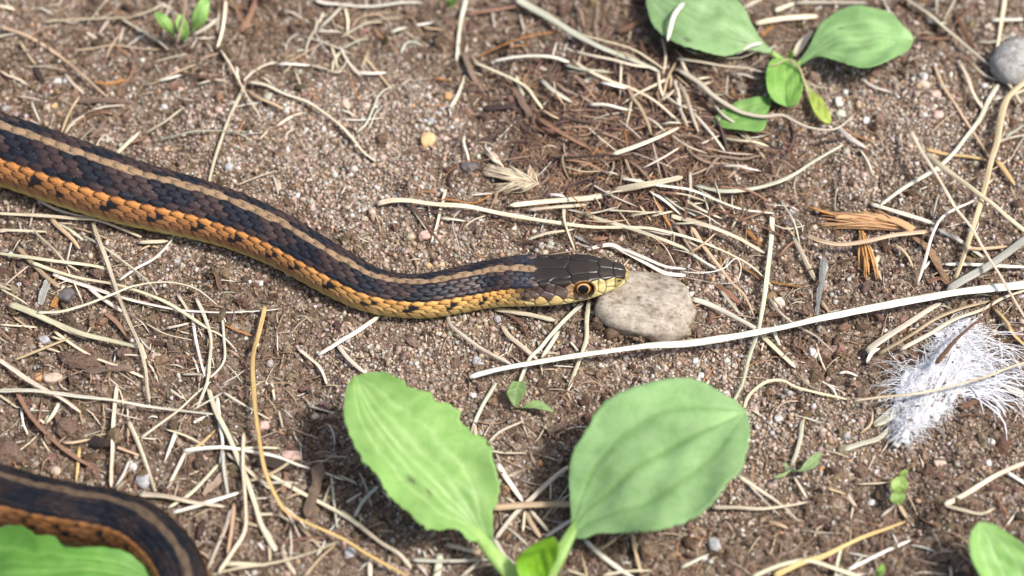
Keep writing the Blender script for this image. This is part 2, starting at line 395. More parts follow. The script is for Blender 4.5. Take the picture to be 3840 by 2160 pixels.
def squiggles(xy, length, curl, lift, m=8, r=rng):
    n = len(xy); a = r.uniform(0, 2*math.pi, n); k = r.normal(0, curl, n); st = length/(m-1)
    x = xy[:, 0].copy(); y = xy[:, 1].copy(); out = []
    for i in range(m):
        out.append(np.c_[x, y]); a = a+k+r.normal(0, curl*.5, n); x = x+np.cos(a)*st; y = y+np.sin(a)*st
    L = np.stack(out, 1); g = snake_gap(L[..., 0], L[..., 1])
    z = gh(L[..., 0], L[..., 1], g)+.1+lift[:, None]*np.sin(np.linspace(0, math.pi, m))[None]*r.uniform(.2, 1, (n, 1))
    ok = g.min(1) > .2
    return np.concatenate([L, z[..., None]], 2), ok
N = 9000
xy = soil_points(N); hm = humus(xy[:, 0], xy[:, 1])
rc = P(1570, 400, 0); mat_d = np.exp(-((xy[:, 0]-rc[0])/24)**2-((xy[:, 1]-rc[1])/20)**2)
xy = xy[rng.random(N) < .10+.28*hm+.9*mat_d]
ex = P(1590, 390, 0)[:2]+rng.normal(0, 1, (2200, 2))*np.array([16, 13]); xy = np.r_[xy, ex]; N = len(xy)
L, ok = squiggles(xy, rng.uniform(2, 9, N), .28, rng.uniform(.2, 1.7, N))
FC = np.array([(.16, .095, .06), (.24, .15, .095), (.33, .22, .14), (.10, .062, .045), (.40, .20, .09)])
V, F, C = ribbon_bundle(L[ok], rng.uniform(.09, .34, N)[ok], FC[rng.choice(5, N, p=[.34, .28, .16, .16, .06])][ok]*rng.uniform(.7, 1.25, (ok.sum(), 1)))
o = mesh_np("root_hairs", V, F, M_FIBRE, col=C); tag(o, "tangled fine brown roots and fibres in the soil", "roots", kind="stuff")
# chaff: bits of dry grass a few millimetres long
N = 2300
xy = soil_points(N); hm = humus(xy[:, 0], xy[:, 1]); xy = xy[rng.random(N) < .25+.5*hm]; N = len(xy)
L, ok = squiggles(xy, rng.uniform(1.5, 7, N), .10, rng.uniform(.1, .9, N), m=5)
SC = np.array([(.52, .44, .32), (.40, .31, .21), (.60, .56, .46), (.28, .19, .12)])
V, F, C = ribbon_bundle(L[ok], rng.uniform(.18, .55, N)[ok], SC[rng.choice(4, N)][ok]*rng.uniform(.7, 1.15, (ok.sum(), 1)))
o = mesh_np("straw_chaff", V, F, M_FIBRE, col=C); tag(o, "fine broken straw chaff strewn over the soil", "chaff", kind="stuff")

# the coarser roots of the root mat
r_ = np.random.default_rng(88); N = 300
xy = P(1570, 330, 0)[:2]+r_.normal(0, 1, (N, 2))*np.array([14, 13]); L, ok = squiggles(xy, r_.uniform(6, 18, N), .12, r_.uniform(.5, 2.2, N), m=12, r=r_)
V, F, C = ribbon_bundle(L[ok], r_.uniform(.28, .75, N)[ok], np.array([(.085, .055, .048), (.15, .09, .065), (.24, .16, .11), (.30, .22, .16)])[r_.choice(4, N, p=[.35, .3, .2, .15])][ok]*r_.uniform(.7, 1.2, (ok.sum(), 1)), sides=5)
o = mesh_np("coarse_roots", V, F, M_FIBRE, col=C); tag(o, "coarse dark roots tangled together in the root mat", "roots", kind="stuff")
# ---------------------------------------------------------------- the snake
HD = np.array([0, .12, .35, .8, 1.5, 3.0, 5.5, 8.0, 10.0, 11.7, 15.0, 19.0, 24.0, 32.0])      # mm behind the snout
H_WC = np.array([.02, .55, .95, 1.35, 1.75, 2.25, 2.95, 3.45, 3.65, 3.75, 4.0, 4.1, 3.9, 3.6])   # half width at the brow edge
H_WL = np.array([.02, .60, 1.05, 1.55, 2.1, 2.9, 3.8, 4.6, 5.0, 5.25, 5.55, 5.4, 4.9, 4.5])      # half width at the lips
H_ZT = np.array([.05, .55, .92, 1.30, 1.7, 2.3, 2.95, 3.4, 3.5, 3.5, 3.6, 3.75, 4.1, 4.3])
H_ZB = np.array([-.05, -.45, -.75, -1.05, -1.35, -1.8, -2.3, -2.65, -2.8, -2.95, -3.2, -3.4, -3.7, -3.9])
T_C = np.array([0, .15, .30, .36, .46, .58, .70, .85, 1.0])
def interp_t(tq, ctrl):
    """smooth interpolation of control values (rings, 9) over t"""
    x = T_C; k = len(x)
    m = np.zeros_like(ctrl); d = np.diff(ctrl, axis=1)/np.diff(x)
    m[:, 1:-1] = (d[:, :-1]*np.diff(x)[None, 1:]+d[:, 1:]*np.diff(x)[None, :-1])/(x[2:]-x[:-2])[None]
    m[:, 0] = d[:, 0]; m[:, -1] = d[:, -1]
    i = np.clip(np.searchsorted(x, tq, side='right')-1, 0, k-2); h = (x[i+1]-x[i])[None]; u = ((tq-x[i])/(x[i+1]-x[i]))[None]
    return (2*u**3-3*u**2+1)*ctrl[:, i]+(u**3-2*u**2+u)*h*m[:, i]+(-2*u**3+3*u**2)*ctrl[:, i+1]+(u**3-u**2)*h*m[:, i+1]
def cross_sections(s, tt):
    """lateral and vertical offsets for rings at s (mm from snout) and fractions tt (0 back .. 1 belly)"""
    d = np.minimum(s, 32)
    f = lambda a: np.interp(d, HD, a)[:, None]
    wc, wl, zt, zb = f(H_WC), f(H_WL), f(H_ZT), f(H_ZB)
    zc = zt*.80; zl = zb*.30
    W = np.hstack([wc*0, wc*.60, wc, wc*1.04, (wc*.35+wl*.65), wl, wl*.90, wl*.50, wl*0])
    Z = np.hstack([zt, zt*.965, zc, zc*.72+zl*.28, zc*.42+zl*.58, zl, zb*.68, zb*.97, zb])
    hx = interp_t(tt, W); hz = interp_t(tt, Z)
    r = np.interp(s, PS, PR)[:, None]; ph = tt[None]*math.pi
    k = sstep(18, 29, s)[:, None]; roll = (math.radians(8)*sstep(24, 60, s)-math.radians(24)*sstep(205, 285, s))[:, None]      # the body leans a little, back away from the leaves
    out = []
    for sg in (1, -1):
        an = sg*ph+roll; bx = r*np.sin(an); bz = np.maximum(r*.99*np.cos(an), -.84*r)
        out.append((sg*hx*(1-k)+bx*k, hz*(1-k)+bz*k))
    return out
RA, RB = 13.0, -.10                    # scale rows widen towards the belly
EYE_D, EYE_T = 9.3, .425
# head shields: capsules (d0, t0, d1, t1, colour, weight) ; shields meet half way between capsules
OL = (.024, .0175, .0125); OL2 = (.029, .0215, .015); PU = (.095, .062, .055); YE = (.60, .49, .22); YO = (.36, .27, .10); TN = (.40, .25, .13)
SHIELDS = [(18.2, .10, 13.6, .12, OL, 0), (14.5, .20, 12.8, .27, OL, 0), (10.9, 0, 7.6, 0, OL2, 0), (10.4, .235, 7.4, .22, OL, 0), (4.6, .10, 4.3, .24, OL2, 0), (1.75, .10, 1.6, .26, OL, 0),
           (.1, .3, .1, .6, YO, 0), (2.0, .40, 2.0, .47, YO, 0), (3.9, .37, 3.9, .43, YE, 0), (5.7, .38, 5.7, .50, YE, 0), (7.0, .36, 7.2, .52, YE, 0),
           (11.9, .37, 11.8, .38, TN, 0), (12.0, .47, 11.7, .51, TN, 0),
           (14.6, .375, 13.4, .43, PU, 0), (16.4, .335, 15.6, .35, PU, 0), (17.4, .42, 16.4, .445, PU, 0), (18.4, .35, 18.2, .36, PU, 0), (19.4, .40, 19.1, .42, PU, 0), (17.4, .26, 17.2, .28, OL, 0), (19.2, .28, 19, .3, PU, 0),
           (1.6, .54, 1.7, .58, YE, 0), (4.2, .545, 4.3, .59, YE, 0), (6.6, .57, 6.6, .6, YE, 0), (9.4, .575, 9.4, .61, YE, 0), (12.0, .555, 12.2, .61, YE, 0), (15.0, .515, 15.2, .58, (.56, .40, .16), 0), (18.0, .50, 18.2, .55, (.54, .37, .15), 0), (20.4, .48, 20.4, .50, (.48, .33, .15), 0), (20.6, .56, 20.6, .58, YE, 0),
           (13, .66, 14, .68, YE, 0), (17.5, .64, 18, .66, YE, 0), (9, .68, 9.5, .7, YE, 0),
           (3, .74, 3, .8, YE, 0), (7, .74, 7, .8, YE, 0), (11, .74, 11, .8, YE, 0), (15, .74, 15, .8, YE, 0), (19, .72, 19, .8, YE, 0), (5, .95, 5, 1, YE, 0), (12, .95, 12, 1, YE, 0), (19, .95, 19, 1, YE, 0)]
def build_snake():
    smax = PS[-1]
    s = [0.0]
    while s[-1] < smax:
        d = s[-1]
        st = .02+.09*min(1, d/2.0) if d < 3 else (.13 if d < 26 else (.27 if d < 185 else (.9 if d < 400 else .45)))
        s.append(s[-1]+st)
    s = np.array(s[:-1])
    nt = 92
    tt = np.r_[np.linspace(0, .78, nt-14), np.linspace(.8, 1, 14)]; tt = np.unique(tt); nt = len(tt)
    XS = cross_sections(s, tt); hx = XS[0][0]
    L = np.interp(s, [0, 18, 30, 60, 130, 240, smax-60, smax], [1.7, 1.75, 2.1, 2.8, 3.4, 3.6, 2.6, 1.0])
    q = np.r_[0, np.cumsum(np.diff(s)/((L[1:]+L[:-1])/2))]
    cen = np.stack([np.interp(s, PS, PC[:, k]) for k in range(3)], -1)
    tan = np.gradient(cen, axis=0); 
    for _ in range(3): tan[1:-1] = (tan[:-2]+tan[1:-1]*2+tan[2:])/4
    tan /= np.linalg.norm(tan, axis=1)[:, None]
    # the head runs straight
    hd = cen[np.searchsorted(s, 24)]-cen[0]; hd[2] = (cen[np.searchsorted(s, 24)]-cen[0])[2]; hd /= np.linalg.norm(hd)
    kk = sstep(30, 16, s)[:, None]; straight = cen[0]+hd*s[:, None]
    cen = straight*kk+cen*(1-kk); tan = hd*kk+tan*(1-kk); tan /= np.linalg.norm(tan, axis=1)[:, None]
    side = np.cross(tan, [0, 0, 1.]); side /= np.linalg.norm(side, axis=1)[:, None]    # tail-ward tangent x up
    up = np.cross(side, tan)
    halves = []
    r2 = np.random.default_rng(5); jit = r2.random((4000, 24)); 
    for sg, (hx, hz) in zip((1, -1), XS):
        SS = np.broadcast_to(s[:, None], hx.shape); TT = np.broadcast_to(tt[None], hx.shape); QQ = np.broadcast_to(q[:, None], hx.shape)
        # true angle on the body so rows keep their place
        phi = TT*180.0
        # invert rowphi
        j = (-RA+np.sqrt(RA**2+4*RB*phi))/(2*RB)
        jr = np.floor(j+.5)
        best = np.full(hx.shape, -9.); bi = np.zeros(hx.shape); bj = np.zeros(hx.shape); bb = np.zeros(hx.shape); brho = np.ones(hx.shape)*1.2
        for dj in (-1, 0, 1):
            jj = jr+dj; odd = (jj % 2)*.5
            for di in (-1, 0, 1):
                ii = np.floor(QQ-odd+.5)+di; a = QQ-(ii+odd); b = j-jj
                rho = np.sqrt(((a+.02)/.70)**2+(b/.64)**2)
                ok = (rho < 1) & (a > best) & (jj <= 7)
                best = np.where(ok, a, best); bi = np.where(ok, ii, bi); bj = np.where(ok, jj, bj); bb = np.where(ok, b, bb); brho = np.where(ok, rho, brho)
        isv = (j > 7.42) | (best < -5)
        qv = QQ+(j-7.4)*.17; a = np.where(isv, qv-np.floor(qv+.5), best)
        brho = np.where(isv, np.abs(a)*1.98, brho)
        Lc = L[:, None]
        h = Lc*.10*((a+.7)/1.4)-Lc*.085*sstep(.78, 1.0, brho)
        keel = Lc*.04*np.exp(-(bb/.12)**2)*(bj < 6)*(bj > 0)*(~isv)
        h = h+keel
        ib = np.clip(bi.astype(int)+40, 0, 3999); jb = np.clip(bj.astype(int)+(12 if sg < 0 else 0), 0, 23)
        J = jit[ib, jb]
        # colours
        C = np.zeros(hx.shape+(3,))
        def put(mask, c): C[mask] = (np.asarray(c) if np.ndim(c) == 1 else c[mask])
        stripe = np.array([.25, .165, .092]); brown = np.array([.042, .025, .022]); black = np.array([.011, .011, .015]); orange = np.array([.45, .19, .055]); rust = np.array([.28, .13, .056]); yel = np.array([.64, .52, .16])
        put(j < 90, brown)
        wob = np.sin(2*math.pi*(bi+bj*.5)/5.2+math.pi*(bj >= 4))+(J-.5)*.9
        blk = (wob > .05)
        C[:] = brown*(1+.5*(J[..., None]-.5))
        C = np.where(blk[..., None], black*(1+.6*(J[..., None]-.5)), C)
        # pale skin between the lower dark scales
        grad = (1.22-.62*sstep(-.35, .55, a))[..., None]
        C = C*grad
        gapc = (brho > .87) & (bj >= 3) & (a < .12) & (J > .25)
        edk = (sstep(.80, .96, brho)*(a > .0)*(bj < 5))[..., None]; C = C*(1-.6*edk)
        C = np.where(gapc[..., None], C*.4+np.array([.26, .19, .12])*.6*(~blk[..., None])+np.array([.05, .055, .07])*blk[..., None], C)
        m = (bj == 0) | ((bj == 1) & (bb < -.40+.42*(J-.5))); C = np.where(m[..., None], stripe*(.80+.3*J[..., None])*(1.1-.35*sstep(-.1, .6, a))[..., None]*(1-.6*sstep(.84, 1, brho))[..., None], C)
        neck = sstep(85, 32, SS)[..., None]                     # brighter towards the throat
        up_or = orange*(1-.5*neck)+np.array([.70, .40, .11])*.5*neck
        low = rust*(1-.85*neck)+np.array([.60, .40, .14])*.85*neck
        m5 = (bj >= 5) & (~isv)
        kx = np.clip((bj-5)/2., 0, 1)[..., None]
        oc = up_or*(1-kx)+low*kx; oc = oc*(.82+.36*J[..., None])*(1.30-.62*sstep(-.3, .6, a))[..., None]
        lite = (sstep(.80, .95, brho)*(a < .0))[..., None]; oc = oc*(1-.65*lite)+np.array([.62, .38, .14])*.65*lite
        edge = (sstep(.76, .93, brho)*(a > .0))[..., None]; oc = oc*(1-.86*edge)
        C = np.where(m5[..., None], oc, C)
        # black blotches on every third scale of the lower rows
        ph3 = np.mod(bi+np.floor(bi/17), 3)
        bl = ((bj == 6) & (ph3 == 0) & (a < .12+.4*(J-.5)) & (J > .15)) | ((bj == 7) & (ph3 == 0) & (a < .10+.3*(J-.5)))
        bl &= SS > 21
        C = np.where((bl & ~isv)[..., None], black*1.2, C)
        # belly plates: rusty above, yellow below
        vt = sstep(8.1, 10.3, j+1.2*a)[..., None]; vc = (low*.95)*(1-vt)+yel*vt; vc = vc*(1.12-.3*(a+.5)[..., None])*(1-.8*sstep(.80, .97, brho)[..., None])
        vb = (sstep(14, 17, j)[..., None]); vc = vc*(1-vb)+np.array([.42, .42, .24])*vb
        C = np.where(isv[..., None], vc, C)
        # shade lying on the tailward coil, painted into the skin colour
        coil_shade = sstep(230, 300, SS)[..., None]; C = C*(1-.62*coil_shade)
        # ---------------- head shields
        hm = SS < 30
        D = SS; T = TT
        d1 = np.full(hx.shape, 1e9); d2 = np.full(hx.shape, 1e9); cc = np.zeros(hx.shape+(3,)); 
        arc = 15.0*np.interp(D, [0, .5, 2, 5, 10, 30], [.10, .25, .45, .72, .95, 1.0])
        for (a0, t0, a1, t1, c_, w_) in SHIELDS:
            vx, vy = a1-a0, (t1-t0)*15.; ln = vx*vx+vy*vy+1e-9
            pxx, pyy = D-a0, (T-t0)*arc
            vyl = (t1-t0)*arc; ln = vx*vx+vyl*vyl+1e-9
            k = np.clip((pxx*vx+pyy*vyl)/ln, 0, 1); dist = np.hypot(pxx-vx*k, pyy-vyl*k)
            closer = dist < d1
            d2 = np.where(closer, d1, np.minimum(d2, dist)); cc = np.where(closer[..., None], np.array(c_), cc); d1 = np.where(closer, dist, d1)
        mid = np.abs(T*arc)                       # seam down the middle, except across the frontal shield
        seam = np.minimum((d2-d1)*.5, np.where(((D > 11.9) & (D < 19)) | (D < 6.0), mid, 9))
        g = sstep(.19, .03, seam)
        hc = cc*(1-.6*g[..., None])
        # brow line: lighter lip edge along the seams between labials is left to the light
        ex = D-EYE_D; ey = (T-EYE_T)*14.2; er = np.hypot(ex, ey*1.08)
        hc = np.where((er < 2.45)[..., None], np.array([.045, .026, .016]), hc)
        hc = np.where(((er > 2.2) & (er < 2.6) & (ey < .6))[..., None], np.array([.30, .16, .06]), hc)
        bar = np.exp(-(((D-10.9-(T-.55)*18)/.28)**2))*(T > .51)*(T < .60); hc = hc*(1-.9*bar[..., None])
        hh = -.16*g+.05*(1-np.exp(-seam/.5))-1.15*sstep(2.25, 1.5, er)+.12*np.exp(-((er-2.5)/.35)**2)
        ns = np.hypot(D-2.1, (T-.40)*arc*1.3); hh = hh-.28*sstep(.45, .15, ns); hc = np.where((ns < .42)[..., None], np.array([.05, .03, .02]), hc)
        edge_d = 19.6+1.6*np.sin(T*40)*.4+np.where(T > .5, 1.5, 0)-np.where(T < .05, 1.2, 0)
        kh = sstep(.35, -.35, D-edge_d)*hm
        # small dark scales right behind the shields
        nk = sstep(26, 21, D)[..., None]*(TT < .50)[..., None]*(TT > .085)[..., None]; C = C*(1-.85*nk)+np.array([.022, .023, .032])*.85*nk
        C = C*(1-kh[..., None])+hc*kh[..., None]; h = h*(1-kh)+hh*kh
        h = h*np.interp(s, [0, .6, 2], [0, .3, 1])[:, None]
        # normals of the smooth section
        dx = np.gradient(hx, axis=1); dz = np.gradient(hz, axis=1); nl = np.hypot(dx, dz)+1e-9
        nxo, nzo = -dz/nl, dx/nl; nxo[:, 0], nzo[:, 0] = hx[:, 0]/np.hypot(hx[:, 0], hz[:, 0]+1e-9), hz[:, 0]/(np.hypot(hx[:, 0], hz[:, 0])+1e-9); nxo[:, -1], nzo[:, -1] = 0, -1; sgn = np.sign(nxo*hx+nzo*hz+1e-9); nxo, nzo = nxo*sgn, nzo*sgn
        X = hx+nxo*h; Z = hz+nzo*h
        V = cen[:, None]+side[:, None]*X[..., None]+up[:, None]*Z[..., None]
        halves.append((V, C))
    return s, tt, halves, cen, side, up, tan
SN = build_snake()
def emit_snake():
    s, tt, hv, cen, side, up, tan = SN
    n, m = len(s), len(tt)
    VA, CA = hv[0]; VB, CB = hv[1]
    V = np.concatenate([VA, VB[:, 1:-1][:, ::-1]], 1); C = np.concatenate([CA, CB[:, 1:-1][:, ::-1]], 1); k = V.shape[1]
    idx = np.arange(n*k).reshape(n, k)
    a = idx[:-1]; b = idx[1:]
    F = np.stack([a, b, np.roll(b, -1, 1), np.roll(a, -1, 1)], -1).reshape(-1, 4)
    V = V.reshape(-1, 3); C = C.reshape(-1, 3)
    V = np.vstack([V, cen[0]-tan[0]*.03, cen[-1]]); C = np.vstack([C, C[0], C[-1]]); t0 = n*k
    tri = np.r_[np.stack([np.full(k, t0), idx[0], np.roll(idx[0], -1)], -1), np.stack([np.full(k, t0+1), np.roll(idx[-1], -1), idx[-1]], -1)]
    root = empty("garter_snake", (cen[len(cen)//6][0], cen[len(cen)//6][1], 0))
    tag(root, "striped garter snake with orange flank and tan back stripe, head on grey stone", "snake")
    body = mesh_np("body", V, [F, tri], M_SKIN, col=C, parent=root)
    # eyes
    ie = np.searchsorted(s, EYE_D); it = np.searchsorted(tt, EYE_T)
    for sg, hv_ in ((0, hv[0]), (1, hv[1])):
        Vv = hv_[0]; p = Vv[ie, it]
        ring = (Vv[ie-16, it]+Vv[ie+16, it]+Vv[ie, it-10]+Vv[ie, it+10])/4
        sd = (1 if sg == 0 else -1)*side[ie]
        nrm = sd*.93+up[ie]*.34+tan[ie]*-.06; nrm /= np.linalg.norm(nrm)
        R = 2.0; cen_e = ring-nrm*(R-.75)
        nph, nth = 40, 40
        th = np.linspace(0, math.pi*.62, nth); ph = np.linspace(0, 2*math.pi, nph, endpoint=False)
        e1 = np.cross(nrm, up[ie]); e1 /= np.linalg.norm(e1); e2 = np.cross(nrm, e1)
        VV = []; CC = []; r3 = np.random.default_rng(3); speck = r3.random(nph)
        for i, a in enumerate(th):
            ca, sa = math.cos(a), math.sin(a); d = a*R
            for k_, b in enumerate(ph):
                VV.append(cen_e+R*(nrm*ca+(e1*math.cos(b)+e2*math.sin(b))*sa))
                upf = max(0, -math.sin(b))       # upper rim of the iris is paler
                if d < 1.16: c = (.003, .003, .004)
                elif d < 1.42: c = (.62, .36, .12)
                elif d < 1.9: c = tuple(np.array((.16, .062, .02))*(1+1.6*upf*speck[k_]))
                else: c = (.035, .016, .010)
                CC.append(c)
        id2 = np.arange(nth*nph).reshape(nth, nph); a_, b_ = id2[:-1], id2[1:]
        F2 = np.stack([a_, b_, np.roll(b_, -1, 1), np.roll(a_, -1, 1)], -1).reshape(-1, 4)
        e = mesh_np("eye", VV, F2, M_EYE, col=np.array(CC), parent=root)
        ring_n = 12; th2 = np.linspace(0.002, 1.17/R, ring_n)
        PV = np.array([cen_e+(R+.012)*(nrm*math.cos(q)+(e1*math.cos(b)+e2*math.sin(b))*math.sin(q)) for q in th2 for b in ph])
        id3 = np.arange(ring_n*nph).reshape(ring_n, nph); a3, b3 = id3[:-1], id3[1:]
        mesh_np("pupil", PV, np.stack([a3, b3, np.roll(b3, -1, 1), np.roll(a3, -1, 1)], -1).reshape(-1, 4), M_EYE, col=np.array([.003, .003, .004]), parent=e)
emit_snake()
# ---------------------------------------------------------------- leaves
def leaf(name, parent, crop, left, mid, right, z, col, vein, cup=.10, teeth=.03, nv=(.22, .52), sag=0.0, n=60, m=20, zl=0, zr=0, spots=(), seed=1, label=None):
    """blade lofted between its left edge, midrib and right edge, base first; z = heights (mm) base..tip"""
    r = np.random.default_rng(seed)
    def curve(pts, dz):
        p = px(crop, pts); k = np.linspace(0, 1, len(p)); h = np.interp(k, np.linspace(0, 1, len(z)), z)+dz*np.sin(math.pi*np.clip(k, 0, 1))
        return catmull(P(p[:, 0], p[:, 1], h), n)
    Lc, Mc, Rc = curve(left, zl), curve(mid, 0), curve(right, zr)
    t = np.linspace(0, 1, n); ss = np.linspace(-1, 1, 2*m+1)
    tang = np.gradient(Mc, axis=0); tang /= np.linalg.norm(tang, axis=1)[:, None]
    wid = np.linalg.norm(Lc-Rc, axis=1)
    tl = 1+teeth*(np.abs(((t*17+r.random()) % 1)-.5)*2-.5+r.normal(0, .35, n)); tr = 1+teeth*(np.abs(((t*15+r.random()) % 1)-.5)*2-.5+r.normal(0, .35, n))
    V = np.zeros((n, 2*m+1, 3)); 
    nrm0 = np.cross(Rc-Lc, tang); nrm0 /= np.maximum(np.linalg.norm(nrm0, axis=1)[:, None], 1e-6); nrm0 *= np.sign(nrm0[:, 2:3]+1e-9)
    veinv = np.zeros((n, 2*m+1))
    for k, s_ in enumerate(ss):
        e = (Lc-Mc)*tl[:, None] if s_ < 0 else (Rc-Mc)*tr[:, None]
        a = abs(s_)
        veinv[:, k] = np.exp(-(s_/.05)**2)
        for q in nv: veinv[:, k] = np.maximum(veinv[:, k], .75*np.exp(-((a-q*(.75+.25*np.sin(math.pi*t)))/.045)**2))
        lump = .018*wid*np.sin(a*6.3+t*19+2*s_)*np.sin(math.pi*t)+.012*wid*vn(t*9, s_*3+seed, seed)
        V[:, k] = Mc+e*a+nrm0*((cup*wid*(a**1.6)-.012*wid*veinv[:, k]+lump)[:, None])+np.array([0, 0, -sag])*(a**2)
    tt2, s2 = np.meshgrid(t, ss, indexing='ij')
    mott = .5+.5*vn(tt2*6+seed, s2*3, seed+3)
    C = np.asarray(col)[None, None]*(.82+.34*mott[..., None])
    C = C*(1-.75*veinv[..., None])+np.asarray(vein)*.75*veinv[..., None]
    for (st, s0, rr, c) in spots:
        k = sstep(rr, rr*.4, np.hypot((tt2-st)*1.6, (s2-s0)*.8))[..., None]; C = C*(1-k)+np.asarray(c)*k
    idx = np.arange(n*(2*m+1)).reshape(n, 2*m+1)
    F = np.stack([idx[:-1, :-1], idx[:-1, 1:], idx[1:, 1:], idx[1:, :-1]], -1).reshape(-1, 4)
    o = mesh_np(name, V.reshape(-1, 3), F, M_LEAF, col=C.reshape(-1, 3), parent=parent)
    md = o.modifiers.new("thickness", 'SOLIDIFY'); md.thickness = .00028; md.offset = -1
    if label: o["label"] = label
    return o
def stalk(name, parent, crop, pts, z, w0, w1, c0, c1, mat=None, sides=9, n=26, flat=.75):
    p = px(crop, pts); h = np.interp(np.linspace(0, 1, len(p)), np.linspace(0, 1, len(z)), z)
    L = catmull(P(p[:, 0], p[:, 1], h), n)
    t = np.gradient(L, axis=0); t /= np.linalg.norm(t, axis=1)[:, None]
    s = np.cross(t, [0, 0, 1.]); s /= np.linalg.norm(s, axis=1)[:, None]; nn = np.cross(s, t)
    w = np.linspace(w0, w1, n)/2; a = np.linspace(0, 2*math.pi, sides, endpoint=False)
    V = L[:, None]+(s[:, None]*np.cos(a)[None, :, None]+nn[:, None]*(np.sin(a)*flat-.45*np.maximum(0, np.sin(a))**4*flat)[None, :, None])*w[:, None, None]
    idx = np.arange(n*sides).reshape(n, sides); A, B = idx[:-1], idx[1:]
    F = np.stack([A, np.roll(A, -1, 1), np.roll(B, -1, 1), B], -1).reshape(-1, 4)
    V = np.concatenate([V.reshape(-1, 3), L[:1], L[-1:]]); k = n*sides
    tri = np.r_[np.stack([np.full(sides, k), np.roll(idx[0], -1), idx[0]], -1), np.stack([np.full(sides, k+1), idx[-1], np.roll(idx[-1], -1)], -1)]
    f = np.repeat(np.linspace(0, 1, n), sides)[:, None]; C = np.asarray(c0)*(1-f)+np.asarray(c1)*f; C = np.vstack([C, c0, c1])
    return mesh_np(name, V, [F, tri], mat or M_LEAF, col=C, parent=parent)
G_BIG = (.245, .40, .16); G_LEFT = (.215, .375, .10); VE_L = (.36, .52, .20); VE_D = (.135, .26, .065); G_STEM = (.30, .45, .12)
# --- large plantain below the snake
b0 = P(1335, 1500, 0)
pl = empty("plantain", b0); tag(pl, "green plantain with two large upright leaves and a small bright one", "plant")
leaf("leaf", pl, 'H', [(1050, 1185), (960, 1185), (890, 1110), (800, 1095), (700, 1112), (590, 1080), (460, 950), (345, 860), (290, 760), (238, 680), (150, 590), (90, 460), (48, 370), (20, 240), (30, 90), (70, -35), (110, -60)],
     [(1090, 1170), (960, 1010), (850, 890), (700, 735), (540, 570), (400, 420), (270, 260), (180, 110), (110, -60)],
     [(1140, 1175), (1140, 1080), (1140, 970), (1172, 880), (1178, 770), (1150, 620), (1110, 530), (1085, 445), (990, 375), (900, 300), (850, 200), (710, 150), (640, 75), (560, 60), (440, -20), (330, -72), (200, -80), (110, -60)],
     [7, 10, 13, 15.5, 17, 17], G_LEFT, VE_L, cup=.07, teeth=.05, spots=[(.42, -.35, .05, (.10, .07, .06)), (.33, -.30, .03, (.10, .09, .06)), (.97, -.8, .06, (.12, .08, .05))], seed=4,
     label="ragged yellow-green leaf with pale veins and a nicked edge")
leaf("leaf", pl, 'd', [(1432, 1352), (1438, 1300), (1436, 1250), (1437, 1200), (1442, 1155), (1458, 1118), (1482, 1082), (1506, 1040), (1542, 1008), (1592, 983), (1650, 964), (1712, 957), (1770, 969), (1815, 992), (1850, 1010), (1880, 1036)],
     [(1430, 1352), (1468, 1292), (1530, 1238), (1600, 1180), (1680, 1130), (1770, 1085), (1880, 1036)],
     [(1438, 1352), (1472, 1356), (1502, 1343), (1559, 1343), (1600, 1341), (1650, 1343), (1709, 1326), (1751, 1303), (1801, 1266), (1830, 1226), (1864, 1193), (1876, 1150), (1885, 1090), (1880, 1036)],
     [7, 10, 14, 17, 18.5, 18], G_BIG, VE_D, cup=.05, teeth=.022, nv=(.50,), spots=[(.45, -.03, .012, (.6, .6, .5)), (.3, .4, .009, (.55, .6, .45)), (.6, -.6, .008, (.5, .55, .4))], seed=9, label="broad rounded blue-green leaf with darker veins")
leaf("leaf", pl, 'd', [(1318, 1475), (1302, 1430), (1304, 1398), (1325, 1375), (1355, 1360), (1392, 1354)], [(1345, 1475), (1345, 1430), (1355, 1395), (1375, 1370), (1393, 1354)],
     [(1372, 1475), (1385, 1430), (1402, 1395), (1406, 1372), (1394, 1354)], [6, 9, 13, 15], (.17, .36, .015), (.20, .42, .03), cup=.22, teeth=.01, nv=(.5,), seed=5, label="small bright lime-green young leaf")
stalk("petiole", pl, 'd', [(1345, 1540), (1318, 1500), (1290, 1449), (1250, 1405), (1212, 1357), (1165, 1305), (1120, 1258)], [0, 2, 4, 6, 7.1, 8.6, 9.9], 5.0, .9, G_STEM, (.32, .50, .14))
stalk("petiole", pl, 'd', [(1345, 1540), (1358, 1500), (1375, 1449), (1405, 1400), (1432, 1350), (1468, 1294), (1510, 1256)], [0, 2, 4, 6, 7.1, 8.7, 9.9], 4.8, .9, G_STEM, (.25, .42, .11))
stalk("petiole", pl, 'd', [(1345, 1540), (1345, 1500), (1345, 1468)], [0, 3, 6.3], 2.6, 2.6, G_STEM, (.2, .4, .04))
# --- leaf tucked against the dark coil
o_ = empty("plantain", P(-150, 1480, 0)); tag(o_, "single broad green leaf lying against the snake's dark coil", "plant")
leaf("leaf", o_, 'd', [(-150, 1452), (-110, 1400), (-40, 1346), (20, 1323), (60, 1326), (95, 1352), (135, 1352), (165, 1379), (250, 1379), (315, 1392), (355, 1420), (392, 1462)],
     [(-150, 1455), (-60, 1452), (60, 1440), (180, 1432), (290, 1440), (392, 1462)], [(-150, 1458), (-60, 1520), (60, 1560), (200, 1570), (320, 1530), (392, 1462)],
     [3, 8, 11, 11, 9, 6.5], (.10, .25, .035), (.17, .33, .07), cup=.03, teeth=.03, spots=[(.75, -.35, .02, (.04, .03, .02))], seed=12)
stalk("petiole", o_, 'd', [(-280, 1500), (-200, 1475), (-146, 1455)], [0, 1.5, 3.2], 3, 2.6, G_STEM, G_STEM)
